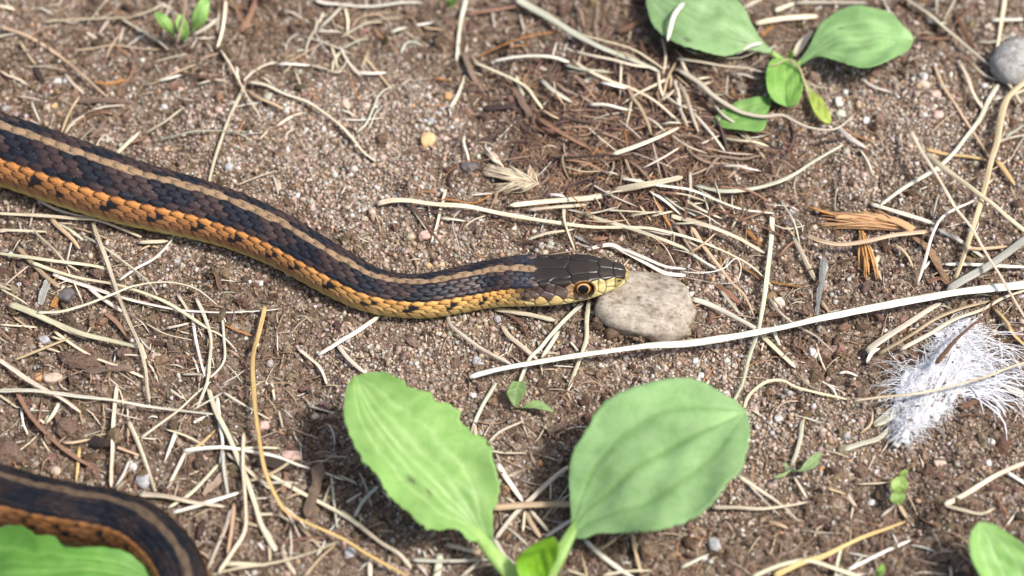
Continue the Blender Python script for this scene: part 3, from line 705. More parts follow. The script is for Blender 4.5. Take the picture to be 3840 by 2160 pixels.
# --- leaf entering at the right
o_ = empty("plantain", P(2590, 1540, 0)); tag(o_, "pointed light green leaf standing alone on bare sand", "plant")
leaf("leaf", o_, 'd', [(2560, 1540), (2500, 1500), (2455, 1440), (2437, 1390), (2440, 1345), (2464, 1312)], [(2565, 1540), (2535, 1470), (2505, 1400), (2483, 1350), (2464, 1312)],
     [(2572, 1540), (2610, 1480), (2606, 1420), (2565, 1370), (2505, 1325), (2464, 1312)], [6, 9, 11, 12], (.22, .40, .11), (.38, .52, .24), cup=.12, teeth=.015, nv=(.5,), seed=15)
stalk("petiole", o_, 'd', [(2600, 1620), (2585, 1580), (2567, 1538)], [0, 3, 6.2], 2.2, 2, G_STEM, G_STEM)
# --- small plantain above right
pr = empty("plantain", P(1985, 165, 0)); tag(pr, "small spreading plantain rosette with dusty chewed leaves amid dead stalks", "plant")
leaf("leaf", pr, 'd', [(1934, 134), (1880, 127), (1827, 143), (1767, 133), (1717, 123), (1675, 98), (1642, 66), (1625, 10)], [(1942, 132), (1880, 95), (1800, 52), (1720, 18), (1625, -30)],
     [(1945, 130), (1914, 97), (1891, 63), (1862, 15), (1820, -30), (1750, -60), (1680, -60), (1625, -30)], [2, 5, 7, 7, 6], (.225, .36, .15), (.28, .42, .2), cup=.04, teeth=.02, spots=[(.2, -.3, .05, (.08, .07, .05)), (.55, -.8, .06, (.12, .14, .08))], seed=21)
leaf("leaf", pr, 'C', [(870, 470), (940, 380), (1000, 270), (1050, 180), (1150, 110), (1300, 70), (1440, 75), (1560, 110), (1650, 190), (1720, 250), (1745, 300)], [(880, 478), (980, 400), (1100, 340), (1250, 300), (1400, 285), (1550, 285), (1745, 300)],
     [(890, 490), (980, 440), (1060, 430), (1170, 470), (1280, 510), (1400, 520), (1520, 490), (1620, 430), (1700, 380), (1745, 300)], [2, 5, 7, 7, 5], (.23, .395, .145), (.31, .46, .2), cup=.05, teeth=.025, spots=[(.42, -.45, .045, (.10, .06, .05)), (.8, .3, .02, (.7, .7, .66))], seed=22)
leaf("leaf", pr, 'C', [(775, 452), (690, 460), (640, 510), (625, 600), (640, 700), (690, 770), (785, 812)], [(790, 450), (775, 560), (770, 680), (785, 812)], [(805, 450), (860, 480), (900, 570), (905, 660), (890, 750), (850, 800), (785, 812)],
     [2.5, 4.5, 4.5, 3], (.19, .37, .07), (.28, .46, .12), cup=.08, teeth=.02, nv=(.5,), spots=[(.3, .3, .05, (.12, .10, .05))], seed=23)
leaf("leaf", pr, 'C', [(655, 730), (560, 740), (450, 762), (380, 792), (290, 842), (230, 912)], [(660, 760), (560, 830), (450, 880), (330, 915), (230, 920)], [(662, 790), (640, 850), (612, 985), (500, 1000), (380, 982), (300, 968), (230, 926)],
     [1.5, 3, 3, 2], (.17, .32, .08), (.25, .4, .13), cup=.03, teeth=.03, seed=24)
leaf("leaf", pr, 'C', [(950, 700), (950, 740), (965, 800), (1005, 875), (1060, 925), (1112, 936)], [(960, 690), (985, 760), (1020, 830), (1065, 890), (1114, 936)], [(972, 688), (1040, 740), (1090, 820), (1122, 890), (1114, 936)],
     [1.5, 3, 3, 2], (.34, .42, .08), (.45, .5, .12), cup=.05, teeth=.03, nv=(), seed=25, label="narrow leaf turning yellow")
for q, w in (([(800, 470), (840, 490), (885, 478)], 1.6), ([(800, 470), (795, 455), (790, 448)], 1.1), ([(795, 480), (720, 430), (675, 396)], 1.4), ([(790, 480), (720, 620), (655, 755)], 1.0), ([(800, 480), (900, 600), (962, 692)], .8)):
    stalk("petiole", pr, 'C', q, [.3, 1.3, 2.2], w, w*.9, G_STEM, (.28, .45, .12), n=14)
leaf("bud", pr, 'C', [(800, 460), (795, 420), (815, 385)], [(812, 460), (815, 420), (822, 385)], [(822, 460), (838, 425), (828, 385)], [2, 4, 6], (.20, .36, .04), (.25, .4, .06), cup=.2, nv=(), seed=26, n=14, m=4)
# --- seedlings
def seedling(label, base, parts, zs=1.0, g=(.20, .36, .09)):
    e = empty("seedling", P(*px(base[0], [base[1]])[0], 0)); tag(e, label, "seedling")
    for i, (crop, l, mm, r_, z) in enumerate(parts):
        leaf("leaf", e, crop, l, mm, r_, z, np.array(g)*(.9+.15*(i % 3)), np.array(g)*1.25, cup=.08, teeth=.02, nv=(), seed=40+i, n=22, m=6)
        stalk("stem", e, crop, [base[1] if base[0] == crop else mm[0], ((np.array(mm[0])+np.array(base[1]))/2).tolist(), mm[0]], [-.4, z[0]*.5, z[0]+.1], .55, .45, g, g, n=10, sides=6)
    return e
seedling("bright green seedling beside a bent tan stalk among straw", ('A', (1370, 300)), [
    ('A', [(1300, 272), (1250, 235), (1205, 190), (1175, 135), (1163, 88)], [(1312, 272), (1275, 215), (1225, 145), (1163, 88)], [(1318, 268), (1316, 215), (1285, 150), (1225, 100), (1163, 88)], [3, 6, 8, 8]),
    ('A', [(1385, 298), (1345, 240), (1322, 170), (1348, 106)], [(1410, 300), (1380, 230), (1360, 160), (1352, 106)], [(1420, 300), (1425, 220), (1400, 140), (1356, 106)], [2, 5, 7, 8]),
    ('A', [(1450, 205), (1448, 140), (1465, 70), (1500, 15), (1540, -15)], [(1470, 215), (1500, 140), (1525, 60), (1545, -15)], [(1500, 215), (1555, 160), (1578, 80), (1580, 20), (1550, -15)], [4, 7, 9, 9])], g=(.24, .40, .11))
seedling("tiny pale sprout with a dusty lobe in bare soil between two big leaves", ('H', (1330, 180)), [
    ('H', [(1300, 165), (1265, 110), (1250, 60), (1290, -20)], [(1310, 165), (1315, 100), (1325, 40), (1345, -20)], [(1325, 165), (1360, 110), (1392, 50), (1380, -15)], [2, 3, 4, 4]),
    ('H', [(1370, 172), (1420, 135), (1500, 130), (1600, 200)], [(1370, 175), (1440, 160), (1520, 165), (1602, 205)], [(1370, 178), (1440, 180), (1520, 195), (1600, 210)], [1, 1.5, 1.5, 1])], g=(.22, .32, .12))
seedling("dusty sprout with one spoon-shaped leaf on open sand", ('I', (805, 655)), [
    ('I', [(880, 650), (910, 610), (960, 550), (1045, 512)], [(880, 655), (940, 620), (1000, 570), (1045, 514)], [(885, 662), (960, 645), (1020, 600), (1046, 518)], [2, 2.6, 3, 3]),
    ('I', [(800, 655), (750, 680), (690, 702)], [(800, 662), (750, 692), (690, 708)], [(800, 672), (750, 708), (692, 716)], [1.2, 1.3, 1]),
    ('I', [(790, 650), (775, 630), (765, 600)], [(797, 650), (788, 630), (772, 598)], [(806, 650), (800, 625), (780, 598)], [1, 2.4, 3.2])], g=(.28, .38, .16))
seedling("soil-speckled sprout with stacked round leaves on open sand", ('I', (1640, 880)), [
    ('I', [(1600, 905), (1565, 875), (1575, 830), (1620, 815)], [(1625, 908), (1622, 870), (1622, 840), (1625, 815)], [(1650, 905), (1678, 865), (1670, 830), (1630, 815)], [2, 3, 3.4, 3]),
    ('I', [(1600, 815), (1570, 780), (1580, 730), (1640, 695)], [(1635, 815), (1635, 775), (1640, 730), (1645, 695)], [(1670, 812), (1698, 775), (1690, 730), (1650, 695)], [2.2, 3.2, 3.6, 3.4]),
    ('I', [(1640, 700), (1640, 670), (1680, 645)], [(1660, 700), (1665, 672), (1685, 646)], [(1680, 700), (1698, 672), (1690, 648)], [3, 4, 4.6])], g=(.26, .38, .10))
seedling("small lime sprout beside a thin bleached straw", ('I', (1495, 1480)), [
    ('I', [(1470, 1449), (1465, 1410), (1500, 1365)], [(1490, 1449), (1495, 1410), (1510, 1365)], [(1510, 1449), (1530, 1400), (1520, 1365)], [2, 4, 5]), 
    ('I', [(1460, 1449), (1455, 1440), (1465, 1420)], [(1475, 1455), (1470, 1440), (1468, 1420)], [(1490, 1449), (1482, 1435), (1472, 1420)], [1, 2, 2.5])], g=(.28, .46, .10))
seedling("tip of a green sprout beside a pale straw between two tan grass bits", ('B', (825, 20)), [
    ('B', [(800, 40), (785, 10), (790, -40)], [(825, 52), (825, 10), (828, -45)], [(850, 40), (868, 10), (862, -40)], [1, 3, 5])], g=(.24, .42, .10))
# ---------------------------------------------------------------- straw, roots and chips, each read off the photograph
# crop | colour | width | points | options (l lift mm, e end width, k kind, n label)
LITTER = """
A|P|30|330,160 560,145 810,135 1000,125 1150,75 1210,20
A|P|18|1000,122 1150,75 1240,40 1310,75
A|K|34|905,130 1000,190 1100,250 1200,310 1280,380
A|T|28|0,205 200,270 400,390 520,480 650,590 800,725|n=long straight tan straw slanting down toward the snake's back
A|T|25|150,310 210,410 270,490
A|D|46|262,480 300,560 335,620|k=c
A|P|28|0,530 60,570 130,590 215,645
A|T|14|560,380 700,365 860,340 1050,365 1200,375
A|T|16|190,330 220,280 320,220 450,180
A|K|28|830,135 790,190 745,260
A|D|46|748,245 740,330|k=c
A|T|32|1410,-30 1385,120 1360,230 1335,325|l=7 n=bent tan stalk standing across the bright green seedling
A|P|32|1705,-10 1690,150 1670,260 1635,370
A|K|25|1655,80 1640,250
A|K|35|1640,140 1560,210 1450,265
A|P|25|1500,290 1620,285
A|P|22|1150,470 1260,440 1410,405
A|W|22|1190,610 1280,590 1370,565
A|T|35|1370,570 1470,545
A|O|35|720,615 800,630 950,600|k=c
A|P|30|490,560 560,640 635,705
A|P|24|1670,380 1740,490 1800,600 1840,680 1900,780 1970,890|l=1.6
A|W|18|1785,500 1800,600 1840,680|l=1.4
A|K|40|1880,620 2000,640 2150,710 2300,760 2420,830 2576,950 2676,1060 2746,1150 2836,1222|e=20 n=long grey flattened grass blade splitting near its tip
B|T|12|250,1222 330,1260 430,1310 610,1420
A|T|30|1870,680 1960,740 2060,780 2140,825
A|P|28|1845,640 1800,740 1720,910 1660,1080 1610,1240 1575,1390|n=thin pale straw crossed by a green-grey blade, ending at the snake's back
A|P|22|1840,610 1900,550 2000,490 2100,465
A|W|35|2095,480 2200,480 2340,490
A|P|30|2340,490 2470,520
A|G|26|1185,1065 1300,1030 1450,995 1600,985 1750,990 1890,995|e=8 l=1.2 n=curved green-grey grass blade crossing a pale straw above the snake
A|G|14|1700,995 1800,1005 1890,1055|e=7
A|P|34|870,1170 960,1080 1060,990
A|P|34|1090,1010 1250,910 1370,820
A|R|35|925,1090 1040,1060 1110,1010
A|K|32|490,1005 540,930 650,860 760,810 940,790
A|T|24|465,1000 500,900 550,800 600,730
A|N|62|600,765 750,755 950,770|k=c
A|B|22|140,870 300,800 420,740 520,660
A|K|15|130,725 230,740 315,760
A|W|20|210,900 290,935
A|G|18|235,760 260,830 305,925
A|N|42|680,1040 750,980 800,890|k=c
A|P|18|1780,1400 1900,1350 2070,1290
A|P|35|-20,45 50,55 110,75
A|P|20|1960,1050 2030,970
A|P|20|2090,950 2200,880 2290,850
A|T|12|1850,1330 1940,1260 2010,1180
A|G|28|2570,60 2480,150 2410,210
A|K|22|2300,420 2330,300 2380,220 2390,150 2360,130
A|K|22|2340,420 2400,340 2490,310
A|P|22|2440,90 2400,180
A|K|18|2150,100 2200,90 2280,140
A|R|60|1810,230 1870,150 1940,-20|k=c
A|B|35|1870,340 1930,240 2000,140
A|P|25|2500,350 2530,430 2545,520
A|W|15|2390,235 2480,235 2576,240
A|P|30|650,245 730,290
A|W|60|2380,0 2450,20 2576,30 2720,45 2870,40 3030,20 3190,15|e=28 n=thick bleached straw with a torn white end beyond the sand
A|P|24|470,-20 440,30 360,40
A|B|30|640,870 740,830 840,845
A|R|14|520,1000 620,900 760,850 880,870
A|P|18|2460,520 2530,545 2600,530
A|T|16|1480,500 1560,430 1650,400
B|G|70|1320,-10 1500,90 1700,220 1900,330 2100,410 2250,470 2400,540|e=40 l=1.8 n=thick green-grey straw running diagonally into the tangled dead grass
B|P|38|1760,250 2000,310 2200,370 2350,460 2450,530
B|G|38|945,-20 910,120 890,260 880,400 870,460|n=short upright green-grey straw above the sandy patch
B|O|20|1020,440 1150,370 1300,310 1450,265 1610,240|n=thin bright orange-tan root fibre beside the thick straw
B|N|50|920,400 960,510 1010,620|k=c
B|P|30|1000,470 1150,530 1300,600 1400,660 1460,740 1520,820
B|W|35|1145,460 1300,430 1450,420 1600,430 1720,470
B|G|35|1690,490 1800,520 1900,530 2020,540
B|G|40|1510,600 1600,680 1740,770
B|P|25|1320,570 1340,640 1380,720
B|W|55|1960,620 2050,640 2170,670
B|P|30|1770,390 1900,420 2050,450 2200,490 2370,510
B|P|30|1760,470 1900,550 2050,620 2200,670 2350,750 2450,830 2550,920
B|W|30|1870,790 2000,790 2100,815 2205,835
B|P|28|2470,590 2350,650 2230,710 2110,790
B|T|25|2160,560 2180,700 2250,800 2310,920 2340,1020
B|D|55|1080,815 1200,810 1340,780|k=c
B|N|58|1300,650 1370,780 1440,890|k=c
B|R|40|1480,890 1600,970 1720,1040 1860,1115
B|B|30|1760,1010 1600,990 1490,960
B|P|48|2040,1165 2200,1110 2350,1050 2550,960
B|O|22|2130,970 2150,1060 2165,1150
B|D|22|1590,1190 1800,1185 2000,1170 2150,1180 2300,1175
B|G|24|110,1000 180,940 240,820 290,710 400,640
B|W|20|0,830 60,850 110,880
B|W|12|0,900 150,905 320,890
B|W|35|120,545 220,555 340,550
B|G|22|450,400 480,330 540,310 625,350
B|T|30|150,510 180,440 210,370
B|G|35|370,245 430,220 490,205
B|W|32|565,190 690,170
B|T|25|620,205 760,225
B|P|30|0,280 100,220 200,170 310,165
B|G|28|0,370 120,310 210,290
B|P|14|0,240 100,290 150,350
B|T|14|80,210 130,140 230,110 310,120 380,190
B|P|30|30,60 50,160 45,250
B|T|12|270,95 410,95
B|R|35|945,110 1100,80 1250,60 1370,40
B|K|18|1135,80 1150,160 1165,210
B|K|25|1350,110 1370,200 1380,260
B|K|36|820,810 870,740 910,640 935,560|e=8
B|W|20|930,1010 925,1080 950,1160 965,1225
B|O|15|60,560 90,650 120,740
B|O|25|700,590 830,610
B|B|70|2080,240 2200,190 2350,110 2576,10
B|W|42|2580,20 2510,110 2480,220 2460,310|l=9 e=34 n=bleached straw leaning over the edge of the chewed plantain leaf
B|P|55|2055,1440 2300,1390 2576,1335|n=stout cream straw with a slanted cut end above the long straw
B|P|55|2056,1449 1900,1490 1700,1510 1500,1524 1270,1549|l=.7 n=stout cream split straw under an orange thread
B|W|30|2110,1345 2200,1360 2350,1390 2576,1420 2681,1449 2830,1509 3030,1579 3266,1609
B|W|22|2240,1350 2330,1420
B|T|24|2470,540 2490,600 2480,680
B|P|24|2390,530 2400,650 2440,760
B|K|26|2510,600 2545,700 2565,800
B|B|40|2440,330 2500,390 2520,480|k=c
B|W|16|2410,940 2480,925 2576,930
B|B|26|1440,880 1470,960 1560,1010
B|T|30|1520,830 1590,870 1660,900
B|T|20|1600,600 1620,700 1690,800
B|P|22|2520,600 2560,660
B|K|24|2500,520 2590,540 2700,600
C|K|40|-40,440 150,470 330,500 480,510 600,540 720,545|e=16 l=4
C|K|16|700,545 770,500 800,470
C|K|62|-30,525 120,620 230,720 350,800 450,850 600,880 750,870 850,920 950,960 1080,980 1180,960 1300,860|e=12 l=3.6 n=curled dead grey-brown leaf blade lying over the chewed low leaf
C|T|18|800,450 880,510 920,620 950,720|l=5.5
C|T|12|640,505 720,480 790,445 860,470|l=5.5
C|K|46|1680,-10 1850,100 2000,230 2150,350 2300,480 2450,620 2560,780|l=1.6 n=long grey-tan stem running diagonally past the grey rock
C|K|28|1920,-20 1920,110
C|P|35|2060,-20 2000,90 1960,170
C|B|45|2060,100 2120,220 2200,370
C|W|40|2330,150 2450,145 2600,145
C|P|38|2435,-20 2410,150 2390,280 2370,390
C|P|38|2090,470 2150,580 2190,700 2260,820
C|T|30|1900,490 1970,650 2060,790 2160,950 2230,1060 2320,1200
C|G|40|2380,640 2310,760 2250,890 2150,1020 2050,1150 1930,1260 1800,1340 1650,1430 1490,1550
C|T|58|2600,600 2480,700 2430,780 2400,920 2370,1080 2330,1200 2290,1380 2230,1600 2120,1930 2060,2100|l=2.5 n=broad tan grass blade bending down past crossed straws
C|P|46|1725,990 1770,1080 1810,1150 1900,1300 2000,1460 2070,1580 2180,1720 2280,1900 2400,2090 2480,2230 2600,2420|l=6 n=long cream straw crossing over the thickest straw
C|P|42|1830,1150 1950,1250 2080,1350 2220,1455 2350,1549 2450,1639 2600,1760|l=4
C|Y|40|1830,1125 2000,1165 2150,1180 2290,1205
C|Y|60|2370,1210 2440,1300 2510,1400
C|W|40|1160,950 1260,1040 1380,1115
C|W|28|1350,590 1430,650 1570,695
C|G|40|100,1400 300,1440 500,1430 700,1380 850,1310 1000,1210 1210,1090|e=24 n=curved green-grey straw sweeping below the small plantain
C|O|14|1240,990 1350,1040 1480,1070
C|R|35|1780,285 1950,290 2030,290
C|P|50|550,180 700,150 850,130 1020,120
C|O|45|590,270 690,190|k=c
C|K|40|450,60 530,20 610,-20
C|P|40|700,80 850,20
C|K|25|850,20 1100,15 1400,20
C|P|80|840,420 900,320 980,230|k=b
C|W|28|400,410 500,350 600,320|l=5
C|P|20|300,440 450,430 590,370|l=5
C|K|35|340,545 460,560 580,600|l=2
C|R|14|320,500 300,620 310,720
C|K|18|340,560 330,680 340,740
C|P|30|2250,1430 2340,1350
C|G|35|2440,1030 2600,930
C|B|35|2390,1100 2600,980
C|W|15|140,1085 300,1010
C|P|25|300,1040 420,1060 540,1070 650,1105
C|W|30|300,1250 420,1250 500,1270 590,1290
C|B|22|730,1000 800,1140 880,1250
C|W|18|0,920 140,925
C|P|30|-30,620 30,740 80,900 120,1000
C|P|24|-60,760 0,860 40,960
C|W|24|-60,700 -20,800 0,900
C|K|22|1340,1130 1400,1220 1440,1330
C|W|50|1850,150 1930,180 1990,170|k=c
C|B|60|-20,380 40,420 150,440|k=c
D|P|30|-20,160 200,170 400,185 600,200 730,210 900,270 1070,340|l=1
D|P|26|270,45 400,120 550,170 730,200
D|P|28|-20,285 150,290 350,300
D|P|22|230,260 300,340 400,430 500,540 600,600|l=1
D|K|26|260,80 240,180 220,270
D|P|34|700,230 740,350 800,500 850,650 900,800 960,950 1050,1150 1100,1350 1110,1460 1130,1590|l=2.2 n=long pale straw dropping from the snake's belly across the litter heap
D|P|32|-20,460 200,490 400,520 600,540 730,560 850,590
D|T|38|130,410 220,510 330,620 450,720
D|P|40|240,530 400,590 600,650 850,690 1050,750 1250,830 1400,920 1560,1030|l=1.4 n=long pale straw at the top of the litter heap ending in splinters
D|P|22|1560,1030 1680,1090 1780,1190
D|W|36|400,620 600,690 800,760 1000,820 1250,870 1450,900 1680,910 1980,895 2110,880|e=8 l=.8 n=bleached straw with a hair-thin tip reaching toward the sand
D|P|30|280,910 450,905 650,850 850,770 1000,710 1200,680 1350,690 1500,740 1640,850|e=10 l=2.8 n=arched pale grass blade bowing over the litter heap
D|P|60|70,845 200,890 400,980 600,1060 800,1110 1050,1170|e=30 l=1.3 n=stout yellowish straw with a split square end in the litter heap
D|P|28|300,920 450,1020 650,1110
D|W|42|900,665 1020,580 1150,510 1230,440 1315,335|e=22 l=.8 n=bleached kinked straw sticking out from under the snake
D|K|20|620,330 740,390 900,500 1100,660 1190,780
D|K|35|620,680 750,790 920,900
D|P|32|410,1050 550,1150 700,1240 880,1310 1090,1400
D|P|25|390,1090 480,1120
D|P|25|290,1160 450,1210
D|T|28|100,1270 250,1210 400,1150 530,1100
D|P|45|-20,1260 100,1340 200,1410 340,1490 470,1560 610,1660|e=26
D|P|35|-20,700 80,740
D|P|20|0,730 110,790 210,850
D|P|22|30,710 120,630 220,550
D|Y|38|2003,865 1970,1000 1940,1120 1915,1200 1905,1320 1910,1449 1925,1649 1950,1849 1990,2069 2050,2229 2150,2399 2300,2489 2576,2609 2726,2699 2876,2789 3080,2900|l=3 n=very long golden grass stalk bending down between the coil and leaf
D|W|28|1450,920 1470,1080 1510,1250 1550,1400
D|G|30|1480,800 1540,930 1590,1100 1580,1280 1560,1440 1480,1639
D|G|24|1680,950 1690,1100 1690,1280 1570,1420
D|P|28|1340,770 1400,860 1440,950
D|P|20|1100,990 1250,1070 1450,1115
D|P|25|1250,1030 1350,1010 1430,990
D|O|15|1690,1000 1800,1050 1920,1090
D|K|34|2250,1180 2350,1260 2420,1330 2470,1460
D|W|40|2400,1230 2500,1170 2576,1120 2680,1060 2860,935|n=bleached straw slipping under the snake's neck
D|T|40|380,200 450,270 540,350 600,430
D|W|22|540,370 520,450 505,530
D|P|15|500,560 560,690 620,820
D|S|62|300,850 330,750 370,660|k=c
D|O|60|395,870 430,790|k=c
D|P|32|1040,380 1150,375 1270,370
D|T|20|1050,440 1130,405 1200,420
D|T|20|1020,820 1150,870 1280,900
D|P|30|1060,1140 1090,1230 1130,1290
D|W|14|860,1280 880,1180
D|R|40|800,920 880,980 940,1060 980,1110|k=c
D|N|60|640,1350 900,1330 1000,1340|k=c
D|B|16|560,700 640,760 700,850
D|T|18|100,940 180,1000 240,1040
D|B|46|1600,560 1640,650 1660,740|k=c
D|P|16|0,1000 140,1010 280,1020
E|P|42|270,90 380,65 520,65 700,90 950,110 1150,150 1350,190 1600,230 1900,265 2150,265 2350,275 2576,330 2726,380 2926,465 3096,560 3256,710|e=14 l=1.8 n=long slender cream straw arching above the snake's head
E|G|32|1840,170 2000,220 2200,280 2400,350 2600,430
E|P|26|1400,360 1550,310 1700,290 1760,280
E|P|35|1680,95 1680,200 1710,300 1765,440
E|P|28|790,-20 750,130 720,260 680,380
E|P|20|510,80 560,160 640,280
E|B|24|430,-10 540,100 640,240 720,350 800,460 885,570|l=.8 n=straight dark reddish root touching the back of the snake's neck
E|W|10|930,120 860,170 840,260 880,380 900,510
E|P|16|920,270 1000,210 1100,175
E|G|30|750,195 850,205 940,220
E|O|14|720,55 850,60 980,85 1080,50 1160,0
E|O|14|1690,0 1760,50 1830,120 1900,190 1910,290|l=3.6 n=kinked orange root thread draped over a cream straw
E|W|38|1860,432 1950,405 2050,400 2150,460 2300,540 2450,610 2600,630
E|W|36|2020,410 2150,440 2300,500 2450,560 2600,578
E|W|10|1770,380 1850,410 1920,410
E|P|50|1160,885 1300,900 1450,930 1610,970
E|G|32|1820,838 1700,950 1600,1060 1500,1180 1420,1260 1340,1449
E|P|40|1872,818 1850,950 1850,1100 1820,1200 1800,1260 1760,1360 1710,1500|n=straw running from the snake's chin to under the thickest straw
E|P|42|1210,1000 1260,1080 1360,1160 1480,1260
E|K|30|800,910 820,1000 900,1070 1050,1180 1280,1300
E|K|35|1640,1050 1580,1150 1510,1250
E|X|46|968,1397 1200,1335 1600,1262 2000,1200 2300,1162 2576,1145 2926,1095 3276,1030 3576,960 3876,900 4176,840 4476,785 4776,740 5200,690|e=92 l=3.4 n=thickest broad cream-white straw lying alone below the grey stone
E|W|12|1600,1310 1760,1320
E|K|40|-30,1150 60,1260 180,1370
E|W|34|2330,-10 2450,70 2560,170
E|P|30|1410,135 1600,115 1850,95
E|T|20|2250,100 2340,220
E|O|35|2380,80 2490,270
E|P|42|2490,180 2600,215
E|W|26|1560,20 1640,22 1700,40
E|B|16|1290,370 1400,378 1500,370
E|R|36|1880,360 1960,350 2060,340|k=c
E|S|56|1740,300 1800,350 1900,390|k=c
E|P|16|1500,1280 1520,1380
E|B|26|1200,900 1320,960 1420,1090
E|G|22|1730,1130 1790,1200
E|R|50|2050,1000 2180,980 2280,960|k=c
E|B|20|2420,1030 2500,1120
F|P|50|-20,195 200,260 400,340 480,380 620,460|e=28
F|T|40|60,250 150,400 270,550 380,690 470,780 540,940|e=16 l=1.2
F|G|42|675,165 670,350 650,550 620,780 580,1010 550,1110 500,1250 450,1449 380,1580|l=1.4 n=long upright pale straw passing under the thickest straw
F|W|44|70,805 200,850 350,920 500,1000 590,1060
F|P|45|590,1075 720,1200 850,1325
F|G|30|-10,410 150,520 300,600
F|G|30|280,740 360,830 430,920
F|W|7|-10,600 150,610 300,580 400,500 440,560 420,660 350,690 200,680 0,640|l=3 n=looped white hair caught in straw beside the grey stone
F|W|6|20,560 120,600 260,590 340,500 330,600
F|T|44|930,325 1050,372 1200,395 1400,370 1600,325 1860,295|l=3.5 n=curved brown grass blade with a dark node over orange fibres
F|P|44|840,335 920,500 1000,670
F|T|24|780,255 850,345
F|S|70|1062,505 1050,650 1030,800 1015,930|k=c e=30 n=dark green-grey splinter standing upright on the sand
F|T|35|1050,830 1105,905
F|K|28|640,770 700,870 780,950 900,1030 1000,1080 1140,1205|e=8
F|W|35|690,1000 700,1080 740,1160
F|S|68|2600,345 2450,460 2300,560 2150,650 2000,745|l=2.4 n=broad silver-grey blade meeting the thickest straw
F|W|36|1980,545 2150,545 2350,555 2600,567
F|W|28|2245,5 2180,70 2050,130 1950,200 1880,330 1830,510 1770,700|l=3.4 n=twisted bleached grass stem bent like a hook
F|G|35|1420,90 1550,130 1750,190 1900,240
F|G|35|1930,280 2100,370 2270,490
F|K|60|1385,1205 1500,1120 1650,1020 1800,920 1950,840|l=1.6 n=ribbed grey-brown hollow stalk pointing at the white feather
F|T|40|1480,1220 1700,1090 1900,960 2100,880 2310,820|l=2.2
F|P|36|1640,1190 1850,1080 2050,960 2250,890 2420,800 2600,735|l=4.2 n=pale yellow straw lying across the top of the white feather
F|B|52|1918,1292 2050,1130 2180,1010 2290,920 2375,760|e=8 l=7 n=dark pointed grass stalk lying on the white feather
F|Y|45|2350,880 2430,970 2500,1080 2600,1170
F|R|66|1740,340 1850,430 1930,570 2030,700|k=c
F|T|22|1600,390 1690,470 1740,570
F|P|26|2620,1275 2450,1330 2300,1390 2090,1449 1800,1519 1500,1549 1290,1577|l=5 n=thin pale straw crossing the lower half of the white feather
I|P|28|465,180 500,90 580,15 660,-25 760,-25 850,20 1000,60 1240,115
F|T|40|2080,420 2250,430 2450,410
F|O|20|420,550 560,630 680,680 910,715
F|P|12|480,510 520,480 600,480 680,500
F|O|48|475,285 530,340 585,405|k=c n=glossy red-brown seed wedged in the dead grass
F|R|56|255,700 340,760 435,835|k=c
F|D|60|30,110 100,180 160,170|k=c
F|P|20|-20,320 40,370 150,430
F|B|26|250,130 450,210 620,270 800,360
F|B|14|920,600 1000,570 1200,520 1320,490
F|K|40|1480,480 1450,560 1500,660
F|W|26|1820,580 1880,510
F|R|45|1850,680 1950,650 2030,720|k=c
F|P|22|2180,790 2240,770 2330,780
F|W|22|1180,1370 1240,1360 1320,1390
F|W|34|1390,1290 1430,1210 1490,1180|k=b
G|G|36|-20,50 200,45 400,65 600,95 850,120 1100,165 1400,205 1610,225|l=1.2 n=long straight green-grey straw lying above the snake's dark coil
G|R|46|125,55 200,200 300,320 420,440 550,540 745,652|l=.8 n=curved pinkish-brown twig behind the snake's dark coil
G|P|28|-10,80 130,175
G|P|35|882,15 860,200 850,400 850,490 840,640 838,775|e=26
G|P|35|968,280 1040,440 1110,630 1172,815|l=.8
G|P|26|1060,410 1180,320 1330,210 1450,100 1540,20
G|P|25|1250,340 1400,390 1550,465
G|W|42|1330,365 1290,470 1243,585|e=12
G|Y|28|1450,500 1540,430 1620,350
G|W|36|1385,505 1550,485 1700,480 1900,510 2100,550 2230,600 2345,638|e=18 l=1.2
G|P|22|1700,490 1900,480 2110,485
G|K|30|1400,520 1340,640 1255,805
G|P|30|1640,610 1560,700 1420,840 1265,935
G|P|45|1050,830 1250,845 1450,890 1695,927|e=26 l=1.2 n=flattened pale straw pointing at the bend of the dark coil
G|W|38|1300,972 1450,930 1600,880 1805,818
G|P|40|1570,20 1630,200 1680,300 1740,420 1800,560 1860,720 1920,900 1980,1080 2080,1260|l=.9
G|W|32|1640,100 1660,300 1680,450 1660,600
G|G|30|1680,500 1690,650 1720,840
G|P|30|1840,370 1835,600 1850,850 1850,1100 1760,1260 1650,1425|l=1.4
G|P|45|1720,520 1850,630 1950,720 2050,800
G|P|32|2030,680 2200,780 2350,860 2576,980 2726,1080 2876,1200 3006,1280 3096,1380
G|P|40|1740,950 1700,1080 1570,1395
G|T|35|1770,900 1750,1100 1720,1280
G|P|30|1590,1445 1800,1390 2100,1340 2350,1270 2545,1188
G|P|35|1670,1360 1800,1360 2020,1370
G|T|15|2150,870 2250,830 2340,855
G|P|30|2450,670 2600,730
G|P|18|2440,900 2490,770 2530,740
G|G|20|2500,700 2530,950 2545,1085
G|N|108|2405,600 2380,760 2310,1000|k=c n=grey-brown wood chip standing beside the golden stalk
G|D|92|680,442 780,442 912,462|k=c n=small blackened bark chip above the coil
G|T|30|470,440 560,440 680,415
G|T|25|720,385 820,375
G|Y|30|600,475 590,600 575,740
G|P|35|445,145 400,230 340,305
G|P|28|290,262 350,305
G|W|22|160,190 175,300 210,380
G|W|28|972,578 930,680 868,778
G|W|25|1460,290 1550,240
G|P|25|1500,650 1420,690
G|P|25|1280,40 1380,110
G|T|60|1755,600 1650,720 1530,835|k=c
G|P|28|2030,1180 2040,1340
G|P|40|2000,1090 2090,1255
G|D|70|1920,600 2050,592 2210,640|k=c
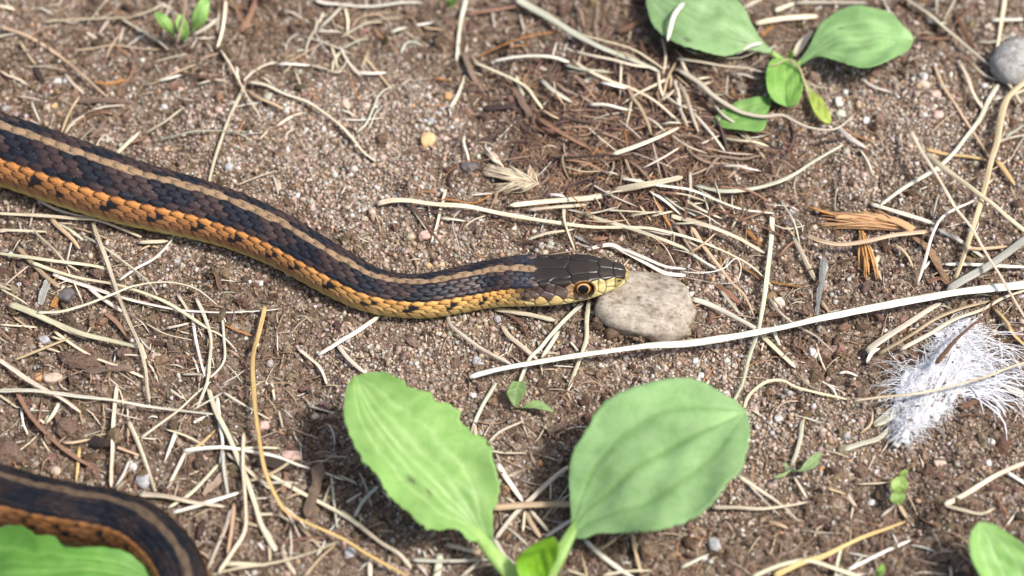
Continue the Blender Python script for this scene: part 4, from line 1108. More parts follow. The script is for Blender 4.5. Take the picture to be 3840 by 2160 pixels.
G|P|30|2050,-10 2075,120
G|P|20|2100,200 2132,330
G|G|25|2330,165 2500,215
G|P|30|110,662 205,618
G|P|16|310,410 340,460 375,510
G|B|60|400,200 480,300 560,280|k=c
G|T|36|2250,1060 2340,1150 2430,1240|l=.4
G|T|26|2300,1449 2400,1330 2540,1200
G|W|24|1950,1200 1990,1250
G|P|26|1900,870 2000,860 2060,855
G|T|30|1760,1010 1900,1060 2010,1090
G|W|14|960,180 965,270
G|R|44|2130,820 2160,700 2140,660|k=c
G|P|40|2130,1240 2160,1340 2230,1440|l=.2
H|G|35|1168,-10 1080,130 1020,260 983,378
H|K|30|1108,445 1200,360 1365,283
H|P|32|1110,500 1230,520 1392,520
H|T|56|1140,935 1350,915 1600,908 1760,912|l=2.2 n=thick tan straw bridging the gap between the two large leaves
H|W|45|1178,605 1260,730 1372,885
H|K|36|1712,623 1600,710 1470,830 1300,990 1165,1165|l=1
H|T|40|1390,955 1440,1060 1505,1155
H|P|30|1420,948 1560,1112
H|G|22|1195,1045 1300,1120 1405,1212
H|G|36|1735,1025 1650,1080 1535,1155
H|P|34|-10,955 150,1080 300,1200 430,1280 525,1390
H|G|28|272,778 170,880 98,1005
H|G|36|535,1325 800,1335 1120,1325
H|P|45|795,1208 1045,1278
H|G|60|745,1285 720,1449 710,1500
H|P|30|900,1460 1020,1360 1085,1288
H|W|36|1838,1178 1950,1280 2080,1380 2210,1465
H|T|38|2198,1128 2230,1300 2275,1460
H|P|25|38,892 155,818
H|P|28|-20,690 115,748
H|K|46|1150,1165 1230,1290 1345,1450|l=4
H|G|14|1580,700 1578,882
H|P|40|215,1320 220,1470
H|P|20|1385,948 1370,1112
H|P|20|200,1085 290,1050 330,1040
H|R|44|720,1200 760,1100|k=c
H|T|28|1880,1260 1980,1230 2080,1160
H|N|90|1560,370 1640,330 1690,320|k=c
H|P|26|320,1105 400,1112
H|P|24|1700,1400 1850,1450
I|P|40|225,930 400,930 600,940 800,915 942,888|e=16 l=.8 n=pale straw sticking out from under the broad rounded leaf
I|P|34|425,695 550,780 700,880 800,960 875,1035|e=10
I|K|25|500,760 640,900 745,1005|e=8
I|P|36|520,1455 700,1380 850,1340 970,1335 1150,1390 1350,1460|l=1.4 n=bowed pale straw crossing a golden stalk on the sand
I|Y|46|690,1445 900,1350 1050,1310 1250,1210 1450,1120 1685,1038|e=20 n=golden-tan grass stalk running past the dark hollow
I|W|28|1248,1402 1430,1310 1550,1250 1722,1178
I|P|46|1978,912 2150,820 2350,700 2470,640 2620,580|n=pale yellow straw rising from the sand below the feather
I|W|30|2448,668 2620,775
I|G|48|1215,495 1350,450 1480,410 1565,325
I|G|100|1440,310 1560,240 1660,120|k=b n=dusty pale green dry blade tucked under the feather
I|G|34|902,275 890,400 850,540 818,615
I|G|30|-10,1385 100,1330 195,1285
I|T|45|1635,915 1695,1015
I|P|25|1970,915 2100,950 2250,980 2355,935
I|T|35|1095,788 1235,832
I|P|34|1240,838 1312,935
I|K|35|2390,-10 2480,50 2600,75
I|T|22|1340,372 1420,300 1432,195
I|P|30|1190,1445 1420,1428
I|R|60|2100,180 2250,110 2380,50|k=c
I|B|16|2080,230 2280,240 2430,310 2576,325
I|P|14|1320,755 1450,750 1570,740
I|K|24|840,700 890,780 940,860
I|R|20|2370,1100 2480,1060 2600,1020
I|R|16|930,1150 980,1080 1040,1030
I|P|20|1560,440 1600,350
"""
LC = {'P': (.63, .56, .43), 'W': (.78, .74, .66), 'X': (.86, .82, .72), 'G': (.55, .555, .46), 'Y': (.56, .40, .19), 'T': (.50, .385, .26), 'K': (.55, .495, .415), 'B': (.16, .09, .06), 'R': (.27, .155, .10),
      'O': (.42, .20, .07), 'D': (.055, .04, .034), 'N': (.21, .145, .11), 'S': (.30, .31, .28)}
CN = {'X': 'cream-white', 'P': 'pale cream', 'W': 'bleached white', 'G': 'green-grey', 'Y': 'golden', 'T': 'tan', 'K': 'dull grey-tan', 'B': 'dark brown', 'R': 'reddish-brown', 'O': 'orange-brown', 'D': 'blackish', 'N': 'brown', 'S': 'grey'}
MARKS = [(1450, 640, "above the snake's head"), (1420, 830, "below the snake's head"), (1000, 640, "behind the snake's neck"), (1050, 860, "below the snake's neck"), (620, 440, "behind the snake's back"),
         (560, 680, "below the snake's orange flank"), (250, 340, "beside the thickest part of the snake"), (150, 560, "under the snake's widest stretch"), (330, 1180, "above the dark coil"), (560, 1350, "beside the bend of the dark coil"), (2380, 900, "by the white feather"), (2230, 1120, "below the white feather"),
         (1900, 870, "near the thickest straw"), (1050, 1000, "at the tip of the ragged leaf"), (900, 1300, "below the ragged leaf"), (1340, 1220, "between the two large leaves"), (1950, 1300, "beside the broad rounded leaf"), (1750, 900, "near the pale grey stone"), (1880, 120, "around the small plantain"),
         (2060, 260, "below the small plantain"), (1080, 300, "near the round tan pebble"), (1300, 440, "near the frayed straw tuft"), (2200, 560, "near the orange fibres"), (470, 70, "near the bright green seedling"), (400, 850, "in the litter heap"), (180, 950, "at the edge of the litter heap"),
         (560, 1000, "at the foot of the litter heap"), (620, 1180, "beside the golden stalk"), (1500, 250, "in the root mat"), (1650, 420, "in the thick of the root mat"), (1280, 120, "behind the sandy patch"), (750, 160, "behind the open grit"), (2480, 150, "near the grey rock"), (2450, 430, "among the crossed straws"),
         (2010, 1140, "near the spoon-leaved sprout"), (2260, 1300, "by the dark hollow"), (1850, 620, "in the dead grass beyond the stone"), (1600, 90, "behind the root mat"), (60, 120, "in the far soil above the snake")]
MK = np.array([(a, b) for a, b, _ in MARKS], float)
def straw(crop, ck, w, pts, opt, i):
    r = np.random.default_rng(1000+i)
    p = px(crop, pts); wmm = w*MMC*.98; kind = opt.get('k', 's'); lift = float(opt.get('l', r.uniform(.3, 1.3)))
    if 'l' not in opt and kind != 'c' and 1330 < p[:, 0].mean() < 1960 and 110 < p[:, 1].mean() < 600: lift += 1.5      # on top of the root mat
    e = float(opt.get('e', w*r.uniform(.55, .95)))/w
    ln = np.linalg.norm(np.diff(p, axis=0), axis=1).sum()*WIDE/2576
    n = int(np.clip(ln/.9, 7, 90))
    z = np.full(len(p), lift)
    for _ in range(2):
        q = P(p[:, 0], p[:, 1], z); L = catmull(q, n); g = snake_gap(L[:, 0], L[:, 1]); hz = gh(L[:, 0], L[:, 1], g)
        f = np.linspace(0, 1, n)
        fit = np.polyval(np.polyfit(f, hz, min(5, 1+int(ln/16))), f); hz = fit+.55*max(0, (hz-fit).max())      # stiff: rests on the high spots
        arch = lift*(.35+.65*np.sin(math.pi*np.clip(f, 0, 1))**.6) if lift < 5 else lift*(.8+.2*np.sin(math.pi*f))
        zz = hz+arch+wmm*.16+(.15 if kind != 'c' else -.1); zz = np.where(g < .2, np.minimum(zz, .9), zz)
        cum = np.r_[0, np.cumsum(np.linalg.norm(np.diff(q, axis=0), axis=1))]; z = np.interp(cum/cum[-1], f, zz)
    L = catmull(P(p[:, 0], p[:, 1], z), n)
    t = np.gradient(L, axis=0); t /= np.linalg.norm(t, axis=1)[:, None]
    s = np.cross(t, [0, 0, 1.]); s /= np.linalg.norm(s, axis=1)[:, None]; nn = np.cross(s, t)
    f = np.linspace(0, 1, n)
    L = L+s*(.10*wmm*vn(f*ln/7+i, f*0+i*1.7, 21))[:, None]
    wd = wmm*(1+(e-1)*f)*(1+.10*vn(f*ln/4+i*3.1, f*0, 22))
    if kind == 's':
        thick = .34 if w > 30 else .5; endt = np.minimum(1, np.minimum((f*ln+.55)/.9, ((1-f)*ln+.3)/1.2)); wd = wd*np.clip(endt, .25, 1)**.6
    elif kind == 'b':
        thick = .10; wd = wd*np.clip(np.sin(math.pi*(.08+.88*f)), .1, 1)**.6
    else:
        thick = .30; wd = wd*np.clip(np.minimum((f+.10)/.16, (1.08-f)/.14), .5, 1)*(1+.10*vn(f*5+i, f*0, 23))
    roll = np.clip(r.normal(0, .28)+(.4*vn(f*ln/18+i, f*0, 24)), -.5, .5)
    sides = 6 if kind == 'c' else 8; a = np.linspace(0, 2*math.pi, sides, endpoint=False)
    prof = np.sin(a)*thick
    if kind == 'c': a = np.linspace(0, 2*math.pi, sides, endpoint=False)+.52; prof = np.sign(np.sin(a))*np.abs(np.sin(a))**.5*thick
    if kind in 'sb': prof = prof-.30*thick*np.maximum(0, np.sin(a))**3          # grooved upper face
    jag = 1+(r.normal(0, .16, (n, sides)) if kind == 'c' else r.normal(0, .03, (n, sides)))
    cx = np.cos(a)[None]*jag; cz = prof[None]*jag
    ca, sa = np.cos(roll)[:, None], np.sin(roll)[:, None]
    X = cx*ca-cz*sa; Y = cx*sa+cz*ca
    V = L[:, None]+(s[:, None]*X[..., None]+nn[:, None]*Y[..., None])*(wd/2)[:, None, None]
    idx = np.arange(n*sides).reshape(n, sides); A, B = idx[:-1], idx[1:]
    F = np.stack([A, np.roll(A, -1, 1), np.roll(B, -1, 1), B], -1).reshape(-1, 4)
    k = n*sides; V = np.concatenate([V.reshape(-1, 3), L[:1], L[-1:]])
    tri = np.r_[np.stack([np.full(sides, k), np.roll(idx[0], -1), idx[0]], -1), np.stack([np.full(sides, k+1), idx[-1], np.roll(idx[-1], -1)], -1)]
    sh = 1+.16*vn(f*ln/9+i*7, f*0, 25)
    base = np.array(LC[ck])*r.uniform(.86, 1.1)*r.normal(1, .025, 3)
    stre = np.clip(r.normal(1, .13, sides), .65, 1.2)[None, :, None]*(1+.16*vn(f[:, None]*ln/5+i, np.arange(sides)[None]*3.7+i, 27))[..., None]
    C = np.clip(base[None, None]*sh[:, None, None]*stre, .01, .86).reshape(-1, 3); C = np.vstack([C, base*.6, base*.6])
    uv = np.c_[np.repeat(f*ln, sides), np.tile(np.cos(a)*wmm, n), np.tile(np.sin(a)*.4, n)]+np.array([i*13.7, i*3.3, 0]); uv = np.vstack([uv, uv[:1], uv[-1:]])
    wood = kind == 'c' or ck in 'BRDO'
    nm = ('wood_chip' if kind == 'c' else ('rootlet' if ck in 'BRDO' else ('dry_leaf' if kind == 'b' else 'straw')))
    cat = {'wood_chip': 'wood chip', 'rootlet': 'root', 'straw': 'straw', 'dry_leaf': 'dry leaf'}[nm]
    if opt.get('n', '').find('seed') >= 0: nm, cat = 'seed', 'seed'
    if opt.get('raw'): return V, F, tri, C, uv
    o = mesh_np(nm, V, [F, tri], M_ROOT if wood else M_STRAW, col=C, uvw=uv, smooth=kind != 'c' or 'seed' in opt.get('n', ''))
    base_at(o, (L[n//2, 0], L[n//2, 1], max(0, L[n//2, 2]-wmm*.3)))
    lab = opt.get('n')
    if not lab:
        c = p[len(p)//2] if len(p) > 2 else p.mean(0)
        where = MARKS[int(np.argmin(((MK-c)**2*np.array([1, 1.6])).sum(1)))][2]
        ch = np.linalg.norm(p[-1]-p[0])*WIDE/2576/max(ln, .1)
        bend = 'curved ' if ch < .965 else ''
        size = 'short ' if ln < 8 else ('long ' if ln > 24 else '')
        thin = 'thin ' if w < 21 else ('thick ' if w > 44 else '')
        noun = {'wood chip': 'bark chip', 'root': 'rootlet', 'straw': 'straw', 'dry leaf': 'scrap of dry leaf'}[cat]
        lab = f"{size}{thin}{bend}{CN[ck]} {noun} {where}"
        tag(o, lab, cat, group=f"{cat} pieces {where}")
    else: tag(o, lab, cat)
    return o
for i, ln_ in enumerate(l for l in LITTER.strip().splitlines() if l):
    f_ = ln_.split('|'); opt = {}
    if len(f_) > 4:
        rest = f_[4]
        if 'n=' in rest: rest, opt['n'] = rest.split('n=', 1)
        for tkn in rest.split():
            kx, vx = tkn.split('='); opt[kx] = vx
    straw(f_[0], f_[1], float(f_[2]), [tuple(map(float, c.split(','))) for c in f_[3].split()], opt, i)

# dull broken grass beyond the pieces above: too many to tell apart, one object
def loose_grass():
    r = np.random.default_rng(404); acc = []; off = 0
    zones = [(1450, 1900, 130, 560, 70, -25), (1650, 2000, 480, 640, 26, -25), (0, 1250, 0, 210, 22, 0), (0, 660, 560, 1150, 24, -20), (560, 1300, 1080, 1449, 26, -40), (1300, 2560, 1250, 1449, 14, 20), (2350, 2576, 30, 560, 12, 60)]
    k = 0
    for (u0, u1, v0, v1, cnt, ang) in zones:
        for q in range(cnt):
            k += 1; u = r.uniform(u0, u1); v = r.uniform(v0, v1); a = math.radians(-ang+r.normal(0, 48)); ln = r.uniform(35, 150); b = r.normal(0, .13)
            pts = [(u-math.cos(a-b)*ln/2, v-math.sin(a-b)*ln/2*.8), (u, v), (u+math.cos(a+b)*ln/2, v+math.sin(a+b)*ln/2*.8)]
            w3 = P([p[0] for p in pts], [p[1] for p in pts], 0)
            if snake_gap(w3[:, 0], w3[:, 1]).min() < 1.0: continue
            V, F, tri, C, uv = straw('d', r.choice(list('KKTPGKRTB')), r.uniform(9, 30), pts, {'raw': 1, 'l': r.uniform(1.2, 3.0) if 1440 < u < 2000 and v < 640 else r.uniform(.3, 1.2)}, 5000+k)
            acc.append((V, F+off, tri+off, C, uv)); off += len(V)
    o = mesh_np("loose_dry_grass", np.vstack([x[0] for x in acc]), [np.vstack([x[1] for x in acc]), np.vstack([x[2] for x in acc])], M_STRAW, col=np.vstack([x[3] for x in acc]), uvw=np.vstack([x[4] for x in acc]))
    tag(o, "dull broken dry grass tangled over the soil", "dry grass", kind="stuff")
loose_grass()
# ---------------------------------------------------------------- stones and pebbles
def rock(name, cen, rx, ry, rz, rot, col, mat, seed, proto=ICO3, rough=.10, freq=1.6, box=0.0):
    v, f = proto; r = np.random.default_rng(seed)
    d = v.copy()
    if box: d = np.sign(d)*np.abs(d)**(1-box); 
    o_ = r.uniform(-9, 9, 3)
    nz = vn(v[:, 0]*freq+o_[0]+v[:, 2], v[:, 1]*freq+o_[1]-v[:, 2]*.7, seed % 50)*.65+.35*vn(v[:, 0]*freq*2.3+o_[2], v[:, 2]*freq*2.3+v[:, 1]*1.9, seed % 37)
    if rough > .32: nz = nz+.45*vn(v[:, 0]*6+o_[1]+v[:, 2]*3, v[:, 1]*6-v[:, 2]*5, 41)+.3*vn(v[:, 0]*13+v[:, 2]*9, v[:, 1]*13-v[:, 2]*7, 42)
    d = d*(1+rough*nz)[:, None]*np.array([rx, ry, rz])
    c, s = math.cos(rot), math.sin(rot); d = d@np.array([[c, s, 0], [-s, c, 0], [0, 0, 1.]])
    o = mesh_np(name, d+np.asarray(cen), f, mat, col=np.asarray(col))
    base_at(o, (cen[0], cen[1], max(cen[2]-rz, 0)))
    return o
c = P(1622, 757, 2.0)
tag(rock("stone", (c[0], c[1], -.5), 10.6, 6.9, 4.7, -.24, (1.0, .96, .905), M_STONE, 31, ICO5, .30, 1.15, .2), "pale speckled grey stone under the snake's snout", "stone")
c = P(2560, 150, 3.0)
tag(rock("stone", (c[0], c[1], 2.2), 5.6, 5.2, 4.6, .5, (.92, .98, 1.08), M_STONE, 35, ICO4, .14, 1.2, .15), "smooth blue-grey rock beside a long diagonal stem", "stone")
# soil washed against the foot of the grey stone
r_ = np.random.default_rng(64); N = 150
uu = r_.uniform(1490, 1745, N); vv = 800+28*np.sin((uu-1490)/255*math.pi)+r_.normal(6, 9, N); w3 = P(uu, vv, 1.0); g_ = gh(w3[:, 0], w3[:, 1])
w3[:, 2] = g_+r_.uniform(-.2, 1.1, N); o = bits("stone_foot_soil", w3, np.exp(r_.normal(math.log(.6), .4, N)), np.array([.16, .11, .077])*r_.uniform(.5, 1.5, (N, 1)), ICO2, M_CRUMB, .2, squash=(.5, 1.3))
tag(o, "crumbly brown soil heaped against the grey stone's foot", "soil", kind="stuff")
PEB = """B,655,1050,110,122,t,1|round tan pebble sitting alone on the open sand
B,805,720,66,64,o|small orange-tan pebble above the round tan pebble
B,1880,610,104,92,g|rounded grey-olive pebble among the dead grass
B,960,1250,150,92,d|dark grey lumpy pebble beside the frayed straw tuft
B,1300,1225,100,60,d
B,675,905,50,60,b
B,35,780,60,92,k
B,185,790,62,56,k
B,760,1428,42,42,w|tiny glassy white pebble below the frayed tuft's left side
A,435,605,62,50,w
A,495,600,42,44,w
A,990,600,60,56,p
A,1240,800,44,50,w
A,350,805,52,52,k
A,410,790,40,42,t
A,1725,1250,60,64,b
A,2020,725,62,60,g
A,40,815,52,50,b
A,1650,820,62,50,p
A,1330,510,40,44,k
A,2100,1390,52,44,k
C,1230,690,46,46,w
C,1385,900,56,56,w
C,1180,760,64,92,c
C,1190,850,82,60,g
C,1930,860,84,70,p|pink pebble on the open sand right of the small plantain
C,1830,860,40,40,w
C,1820,630,92,60,k
C,1910,700,82,60,p
D,2340,60,50,50,g|green-grey pebble on the sand behind the snake's back
D,980,500,28,28,w
D,1180,1250,104,80,k
D,290,1390,60,60,o
D,390,1400,150,82,k
D,140,690,40,36,w
D,500,770,104,110,d
D,750,600,122,96,n
D,330,1110,80,70,b
D,1330,520,60,46,b
D,1970,680,42,42,w
D,600,1270,280,140,n
D,940,1210,112,90,n
E,1180,955,52,60,b|blue-grey pebble just below the snake's throat
E,1745,1070,70,92,n|rounded brown pebble between two straws below the snake's eye
E,1580,380,62,92,g
E,660,550,46,46,t
E,760,540,40,40,t
E,925,330,30,34,w
E,665,1210,52,46,w
E,1020,1270,62,66,b
E,860,1290,84,80,n
E,430,1170,72,70,n
E,2395,490,112,84,n
E,630,320,104,70,p
E,1300,260,46,40,c
E,480,440,44,44,b
F,985,1210,72,72,w|round white pebble below the thickest straw
F,1160,830,46,46,w
F,720,830,92,84,c
F,870,1160,124,90,n
F,140,1380,52,50,w
F,830,130,52,48,w
F,800,230,80,66,d
F,220,920,72,66,n
F,1650,60,42,40,w
F,100,1270,54,46,w
G,500,320,180,150,n
G,50,520,190,170,n|purple-brown lump of earth above the dark coil
G,1990,310,72,64,p
G,2270,230,72,62,n
G,2370,240,62,60,k
G,2200,540,150,80,p
G,1080,720,100,110,b
G,420,650,70,62,k
G,1000,620,62,70,w
H,1000,80,42,42,w
H,1055,360,42,42,w
H,1500,590,42,46,o
H,1250,780,52,52,o
H,60,1270,84,84,b
I,725,255,62,56,w|angular white pebble right of the broad rounded leaf
I,1215,375,104,64,b|translucent grey pebble above the spoon-leaved sprout
I,1340,640,104,112,n|squarish brown clod on the open sand
I,1055,640,42,42,o
I,1940,580,92,70,k
I,2150,780,122,70,n
I,240,1210,92,112,b
I,740,1140,52,52,o
I,875,710,42,40,w
I,2310,595,52,46,w
I,2330,430,62,50,w
I,1425,890,52,48,w
I,1140,1045,36,40,w"""
PC_ = {'t': (.52, .34, .17), 'o': (.50, .27, .12), 'g': (.36, .37, .29), 'd': (.11, .10, .10), 'b': (.33, .33, .33), 'k': (.44, .34, .26), 'w': (.50, .48, .45), 'p': (.50, .34, .28), 'c': (.60, .54, .45), 'n': (.17, .115, .085)}
PN = {'t': 'tan', 'o': 'orange', 'g': 'green-grey', 'd': 'dark grey', 'b': 'grey', 'k': 'light brown', 'w': 'white', 'p': 'pinkish', 'c': 'cream', 'n': 'dark brown'}
for i, l in enumerate(PEB.splitlines()):
    a, _, lab = l.partition('|'); f_ = a.split(','); crop, cx, cy, w, h, ck = f_[0], *map(float, f_[1:5]), f_[5]
    uv = px(crop, [(cx, cy)])[0]; rx = w*MMC/2; rv = h*MMC/2; rz = min(rx, rv)*.8; ry = max(rv, math.sqrt(max((rv**2-(rz*.6)**2), .04))/.8)
    g0 = P(uv[0], uv[1], 0); g = float(gh(g0[0], g0[1])); q = P(uv[0], uv[1], g+rz*.35)
    col = np.array(PC_[ck])*rng.uniform(.88, 1.1)
    o = rock("soil_lump" if ck == 'n' else "pebble", (q[0], q[1], g-.35+rz*.25), rx, ry, rz, rng.normal(0, .3), col, M_CRUMB if ck in 'n' else M_PEB, 200+i, ICO4 if ck == 'n' else ICO3, .26 if ck != 'n' else .34, 1.5, .3 if ck != 'n' else .15)
    if lab: tag(o, lab, "soil lump" if ck == 'n' else "pebble")
    else:
        where = MARKS[int(np.argmin(((MK-uv)**2*np.array([1, 1.6])).sum(1)))][2]
        sz = 'tiny ' if w < 48 else ('large ' if w > 99 else 'small ')
        if ck == 'n': tag(o, f"{sz}dark brown lump of earth {where}", "soil lump", group="lumps of earth "+where)
        else: tag(o, f"{sz}{PN[ck]} pebble {where}", "pebble", group="pebbles "+where)

# ---------------------------------------------------------------- the white feather
def feather():
    r = np.random.default_rng(77)
    root = empty("feather", P(2290, 1090, 0)); tag(root, "fluffy white downy feather matted with soil specks", "feather")
    def at(pts, z): p = np.asarray(pts, float); return P(p[:, 0], p[:, 1], z)
    stalk("shaft", root, 'd', [(2252, 1122), (2285, 1080), (2320, 1040), (2350, 990), (2385, 920), (2420, 840), (2440, 800)], [.6, 1.4, 2.2, 2.8, 3.0, 2.6, 2.0], 1.5, .5, (.78, .70, .58), (.85, .83, .80), mat=M_FEATHER)
    # matted vane: a rumpled sheet along the shaft
    left = at([(2262, 1110), (2262, 1060), (2275, 1010), (2262, 965), (2290, 930), (2335, 890), (2360, 850), (2385, 815)], 1.6)
    right = at([(2275, 1108), (2330, 1065), (2395, 1020), (2420, 985), (2470, 950), (2460, 900), (2450, 850), (2430, 815)], 1.8)
    n, m = 60, 30; L = catmull(left, n); R = catmull(right, n); k = np.linspace(0, 1, m)[None, :, None]
    V = L[:, None]*(1-k)+R[:, None]*k
    V[..., 2] = 1.0+1.5*np.sin(math.pi*k[..., 0])+.6*vn(V[..., 0]/2.2, V[..., 1]/2.2, 31)+.35*vn(V[..., 0]/.8, V[..., 1]/.8, 32)
    rel = .5+.5*vn(V[..., 0]/.55+V[..., 1]/.9, V[..., 1]/2.5-V[..., 0]/3, 35); V[..., 2] += .45*rel
    e = r.normal(0, .8, (n, 2)); V[:, 0, :2] += e; V[:, -1, :2] += r.normal(0, .8, (n, 2))
    V[..., 2] += np.maximum(0, gh(V[..., 0], V[..., 1]))*.7
    idx = np.arange(n*m).reshape(n, m); F = np.stack([idx[:-1, :-1], idx[:-1, 1:], idx[1:, 1:], idx[1:, :-1]], -1).reshape(-1, 4)
    dirt = sstep(.45, .75, vn(V[..., 0]/1.1, V[..., 1]/1.1, 33)); C = np.array([.60, .60, .62])*(.6+.5*rel[..., None])*(1-.6*dirt[..., None])+np.array([.3, .22, .16])*.6*dirt[..., None]
    o = mesh_np("vane", V.reshape(-1, 3), F, M_FEATHER, col=C.reshape(-1, 3), parent=root); md = o.modifiers.new("thickness", 'SOLIDIFY'); md.thickness = .0002; md.offset = -1
    # barbs
    lines = []; cols = []; wid = []
    sh = catmull(at([(2285, 1080), (2320, 1035), (2345, 985), (2360, 930), (2395, 870), (2425, 815)], 2.6), 200)
    def barb(p0, ang, ln, curl, lift, w):
        m_ = 9; a = ang; p = np.array(p0, float); out = [p.copy()]
        for q in range(m_-1):
            a += curl/(m_-1)+r.normal(0, .17); p = p+np.array([math.cos(a), math.sin(a), 0])*ln/(m_-1); out.append(p.copy())
        out = np.array(out); f = np.linspace(0, 1, m_); g = gh(out[:, 0], out[:, 1])
        out[:, 2] = (p0[2]*(1-f)+(g+.35)*f)+lift*np.sin(math.pi*f*.9); out[:, 2] = np.maximum(out[:, 2], g+.2)
        lines.append(out); wid.append(w); cols.append(np.array([.74, .745, .77])*r.uniform(.75, 1.08))
    for q in range(1500):                                  # matted middle, combed roughly along the shaft
        i_, k_ = r.integers(2, n-1), r.integers(1, m-1); p0 = V[i_, k_]+np.r_[r.normal(0, .4, 2), r.uniform(.05, .45)]
        fl = 1.05+1.0*vn(p0[0]/5, p0[1]/5, 36)+(.9 if r.random() < .3 else 0)*r.choice([-1, 1])
        barb(p0, fl+(math.pi if r.random() < .25 else 0), r.uniform(2, 5.5), r.normal(0, .7), r.uniform(.1, .4), r.uniform(.06, .14)); lines[-1][:, 2] = np.maximum(lines[-1][:, 2], p0[2]-.25*np.arange(9)/8*2)
    c0 = at([(2440, 900)], 2.2)[0]
    for q in range(125):                                   # long plumes sweeping right
        p0 = at([(2400+r.uniform(-10, 70), 960-r.uniform(0, 130))], 2.2+r.uniform(-.4, 1.2))[0]
        barb(p0, r.normal(.15, .45), r.uniform(7, 16), r.normal(-.9, .45), r.uniform(.1, .9), r.uniform(.06, .17))
    for q in range(40):
        p0 = at([(2430+r.uniform(-20, 40), 1000-r.uniform(0, 50))], 2.0)[0]
        barb(p0, r.normal(-.05, .18), r.uniform(8, 15), r.normal(-.3, .2), r.uniform(.2, 1.0), r.uniform(.16, .36))
    for q in range(45):                                   # wisps to the left
        p0 = at([(2270+r.uniform(-10, 60), 990-r.uniform(0, 90))], 1.8)[0]
        barb(p0, r.normal(math.pi*.95, .5), r.uniform(4, 8), r.normal(.3, .5), r.uniform(.2, 1.0), r.uniform(.07, .15))
    for q in range(60):                                   # fringe hanging by the quill
        p0 = at([(2270+r.uniform(-15, 15), 1060-r.uniform(0, 90))], 1.8)[0]
        barb(p0, r.normal(-1.75, .25), r.uniform(3, 7), r.normal(0, .3), .3, r.uniform(.09, .18))
    V, F, C = ribbon_bundle(np.array(lines), np.array(wid), np.array(cols))
    o = mesh_np("barbs", V, F, M_FEATHER, col=C, parent=root); o["kind"] = "stuff"
    # specks of soil caught in it
    N = 60; t = r.integers(0, n, N); s_ = r.integers(0, m, N); VV = np.stack([L[t]*(1-s_[:, None]/m)+R[t]*(s_[:, None]/m)])[0]
    VV[:, 2] = 1.9+1.4*np.sin(math.pi*s_/m)+np.maximum(0, gh(VV[:, 0], VV[:, 1]))*.7
    o = bits("soil_specks", VV, r.uniform(.08, .38, N), np.array([.12, .08, .055])*r.uniform(.5, 2.2, (N, 1)), ICO1, M_GRAIN, .3, squash=(.3, 1.6))
    o.parent = root; o.matrix_parent_inverse = root.matrix_basis.inverted(); o["kind"] = "stuff"
feather()

# ---------------------------------------------------------------- frayed tufts
def tuft(name, label, crop, base, spine, tips, nf, col, w, zb, seed, core=None, spread=14, arch=1.2):
    r = np.random.default_rng(seed)
    root = empty(name, P(*px(crop, [base])[0], 0)); tag(root, label, "fibre tuft")
    lines, wid, cols = [], [], []
    tips = np.array(tips, float)
    for q in range(nf):
        t = tips[r.integers(0, len(tips))]+r.normal(0, spread, 2); b = np.array(spine[0])*(1-(u_ := r.random()))+np.array(spine[1])*u_+r.normal(0, spread*.35, 2)
        mid = (t+b)/2+r.normal(0, spread*.8, 2); p = px(crop, [b, mid, t]); g = gh(*P(p[:, 0], p[:, 1], 0)[:, :2].T)
        c3 = catmull(P(p[:, 0], p[:, 1], g+np.array([zb, zb*.8+r.uniform(0, arch), r.uniform(.2, .9)])), 9)
        lines.append(c3); wid.append(w*r.uniform(.5, 1.5)); cols.append(np.array(col)*r.uniform(.7, 1.15)*r.normal(1, .04, 3))
    V, F, C = ribbon_bundle(np.array(lines), np.array(wid), np.clip(np.array(cols), .01, .86)); o = mesh_np("fibres", V, F, M_FIBRE, col=C, parent=root); o["kind"] = "stuff"
    if core: stalk("core", root, crop, core[0], core[1], core[2], core[3], np.array(col)*.9, np.array(col)*1.02, mat=M_FIBRE, n=20, flat=.6)
    return root
tuft("straw_tuft", "frayed pale straw tuft with splayed fibres beside dark humus", 'B', (1440, 1390), ((1490, 1390), (1380, 1340)), [(1100, 1262), (1085, 1305), (1140, 1330), (1170, 1400), (1230, 1449), (1160, 1440), (1270, 1262), (1420, 1260), (1330, 1449), (1120, 1280)], 150, (.62, .51, .35), .34, 1.8, 3,
     core=([(1500, 1392), (1450, 1385), (1380, 1355), (1290, 1310), (1200, 1275)], [1.0, 1.7, 1.9, 1.7, 1.2], 2.0, 1.0), spread=13)
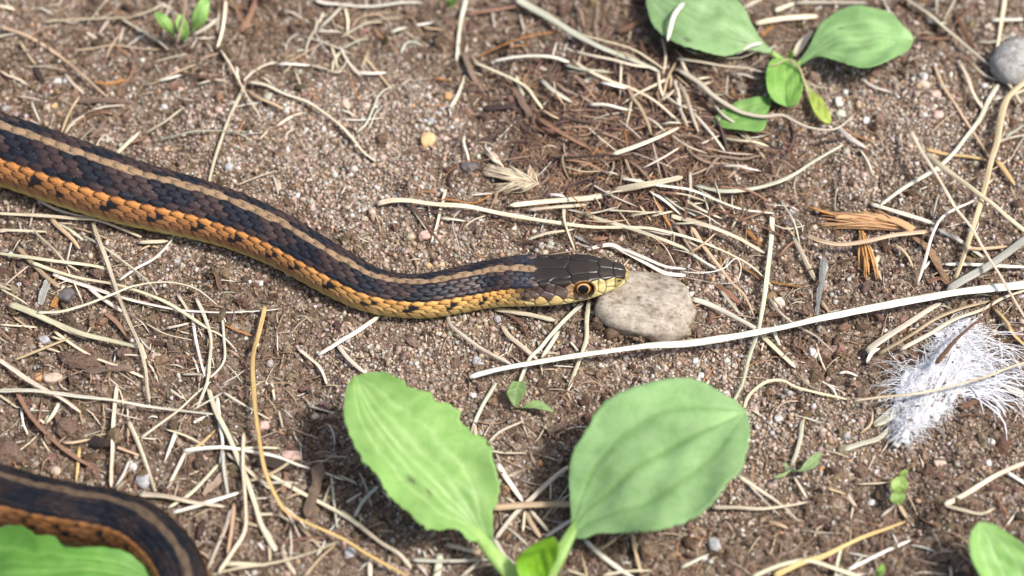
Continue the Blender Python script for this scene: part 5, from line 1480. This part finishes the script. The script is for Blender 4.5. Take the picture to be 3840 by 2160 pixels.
tuft("straw_tuft", "small splayed spike of pale fibres above the frayed tuft", 'B', (1225, 1262), ((1230, 1265), (1205, 1245)), [(1092, 1118), (1110, 1140), (1140, 1145), (1098, 1160)], 30, (.72, .60, .43), .34, 1.2, 4, spread=7)
tuft("fibre_tuft", "sheaf of orange-brown plant fibres under a curved brown blade", 'F', (1730, 285), ((1745, 290), (1600, 225)), [(1060, 170), (1130, 180), (1200, 215), (1180, 250), (1290, 170), (1350, 160), (1060, 245), (1250, 190), (1450, 150)], 120, (.52, .30, .15), .40, 1.5, 5, spread=15,
     core=([(1740, 290), (1640, 230), (1500, 190), (1350, 180), (1150, 190)], [1.2, 1.6, 1.6, 1.3, .9], 2.0, .9))
tuft("fibre_tuft", "hanging strip of orange fibres below the curved brown blade", 'F', (1345, 285), ((1335, 290), (1365, 300)), [(1370, 640), (1390, 600), (1350, 560), (1430, 570), (1480, 640), (1400, 560)], 46, (.50, .27, .10), .36, 1.4, 6, spread=13)
tuft("fibre_tuft", "single orange spike of fibres left of the orange sheaf", 'F', (1120, 170), ((1160, 180), (1130, 170)), [(935, 110), (945, 118)], 14, (.52, .27, .10), .34, 1.2, 8, spread=4)

# ---------------------------------------------------------------- labels of look-alikes: set apart by size within their own set
def rank_labels():
    sets = {}
    for o in scene.objects:
        if o.parent is None and o.get("label") and o.get("group"): sets.setdefault(o["label"], []).append(o)
    dup = [l for l, v in sets.items() if len(v) > 1]
    def bare(l):
        for q in ("short ", "long ", "tiny ", "small ", "large "):
            if l.startswith(q): return l[len(q):]
        return l
    merged = {}
    for l, v in sets.items(): merged.setdefault(bare(l), []).extend(v)
    ords = ["", "second ", "third ", "fourth ", "fifth ", "sixth ", "seventh ", "eighth ", "ninth ", "tenth "]
    for b in {bare(l) for l in dup}:
        v = sorted(merged[b], key=lambda o: -max(o.dimensions)); n = len(v); stone = v[0]["category"] in ("pebble", "soil lump")
        for k, o in enumerate(v):
            w = (ords[k]+("largest" if stone else "longest")) if k < (n+1)//2 else (ords[n-1-k]+("smallest" if stone else "shortest"))
            o["label"] = w+" "+b
bpy.context.view_layer.update()
rank_labels()
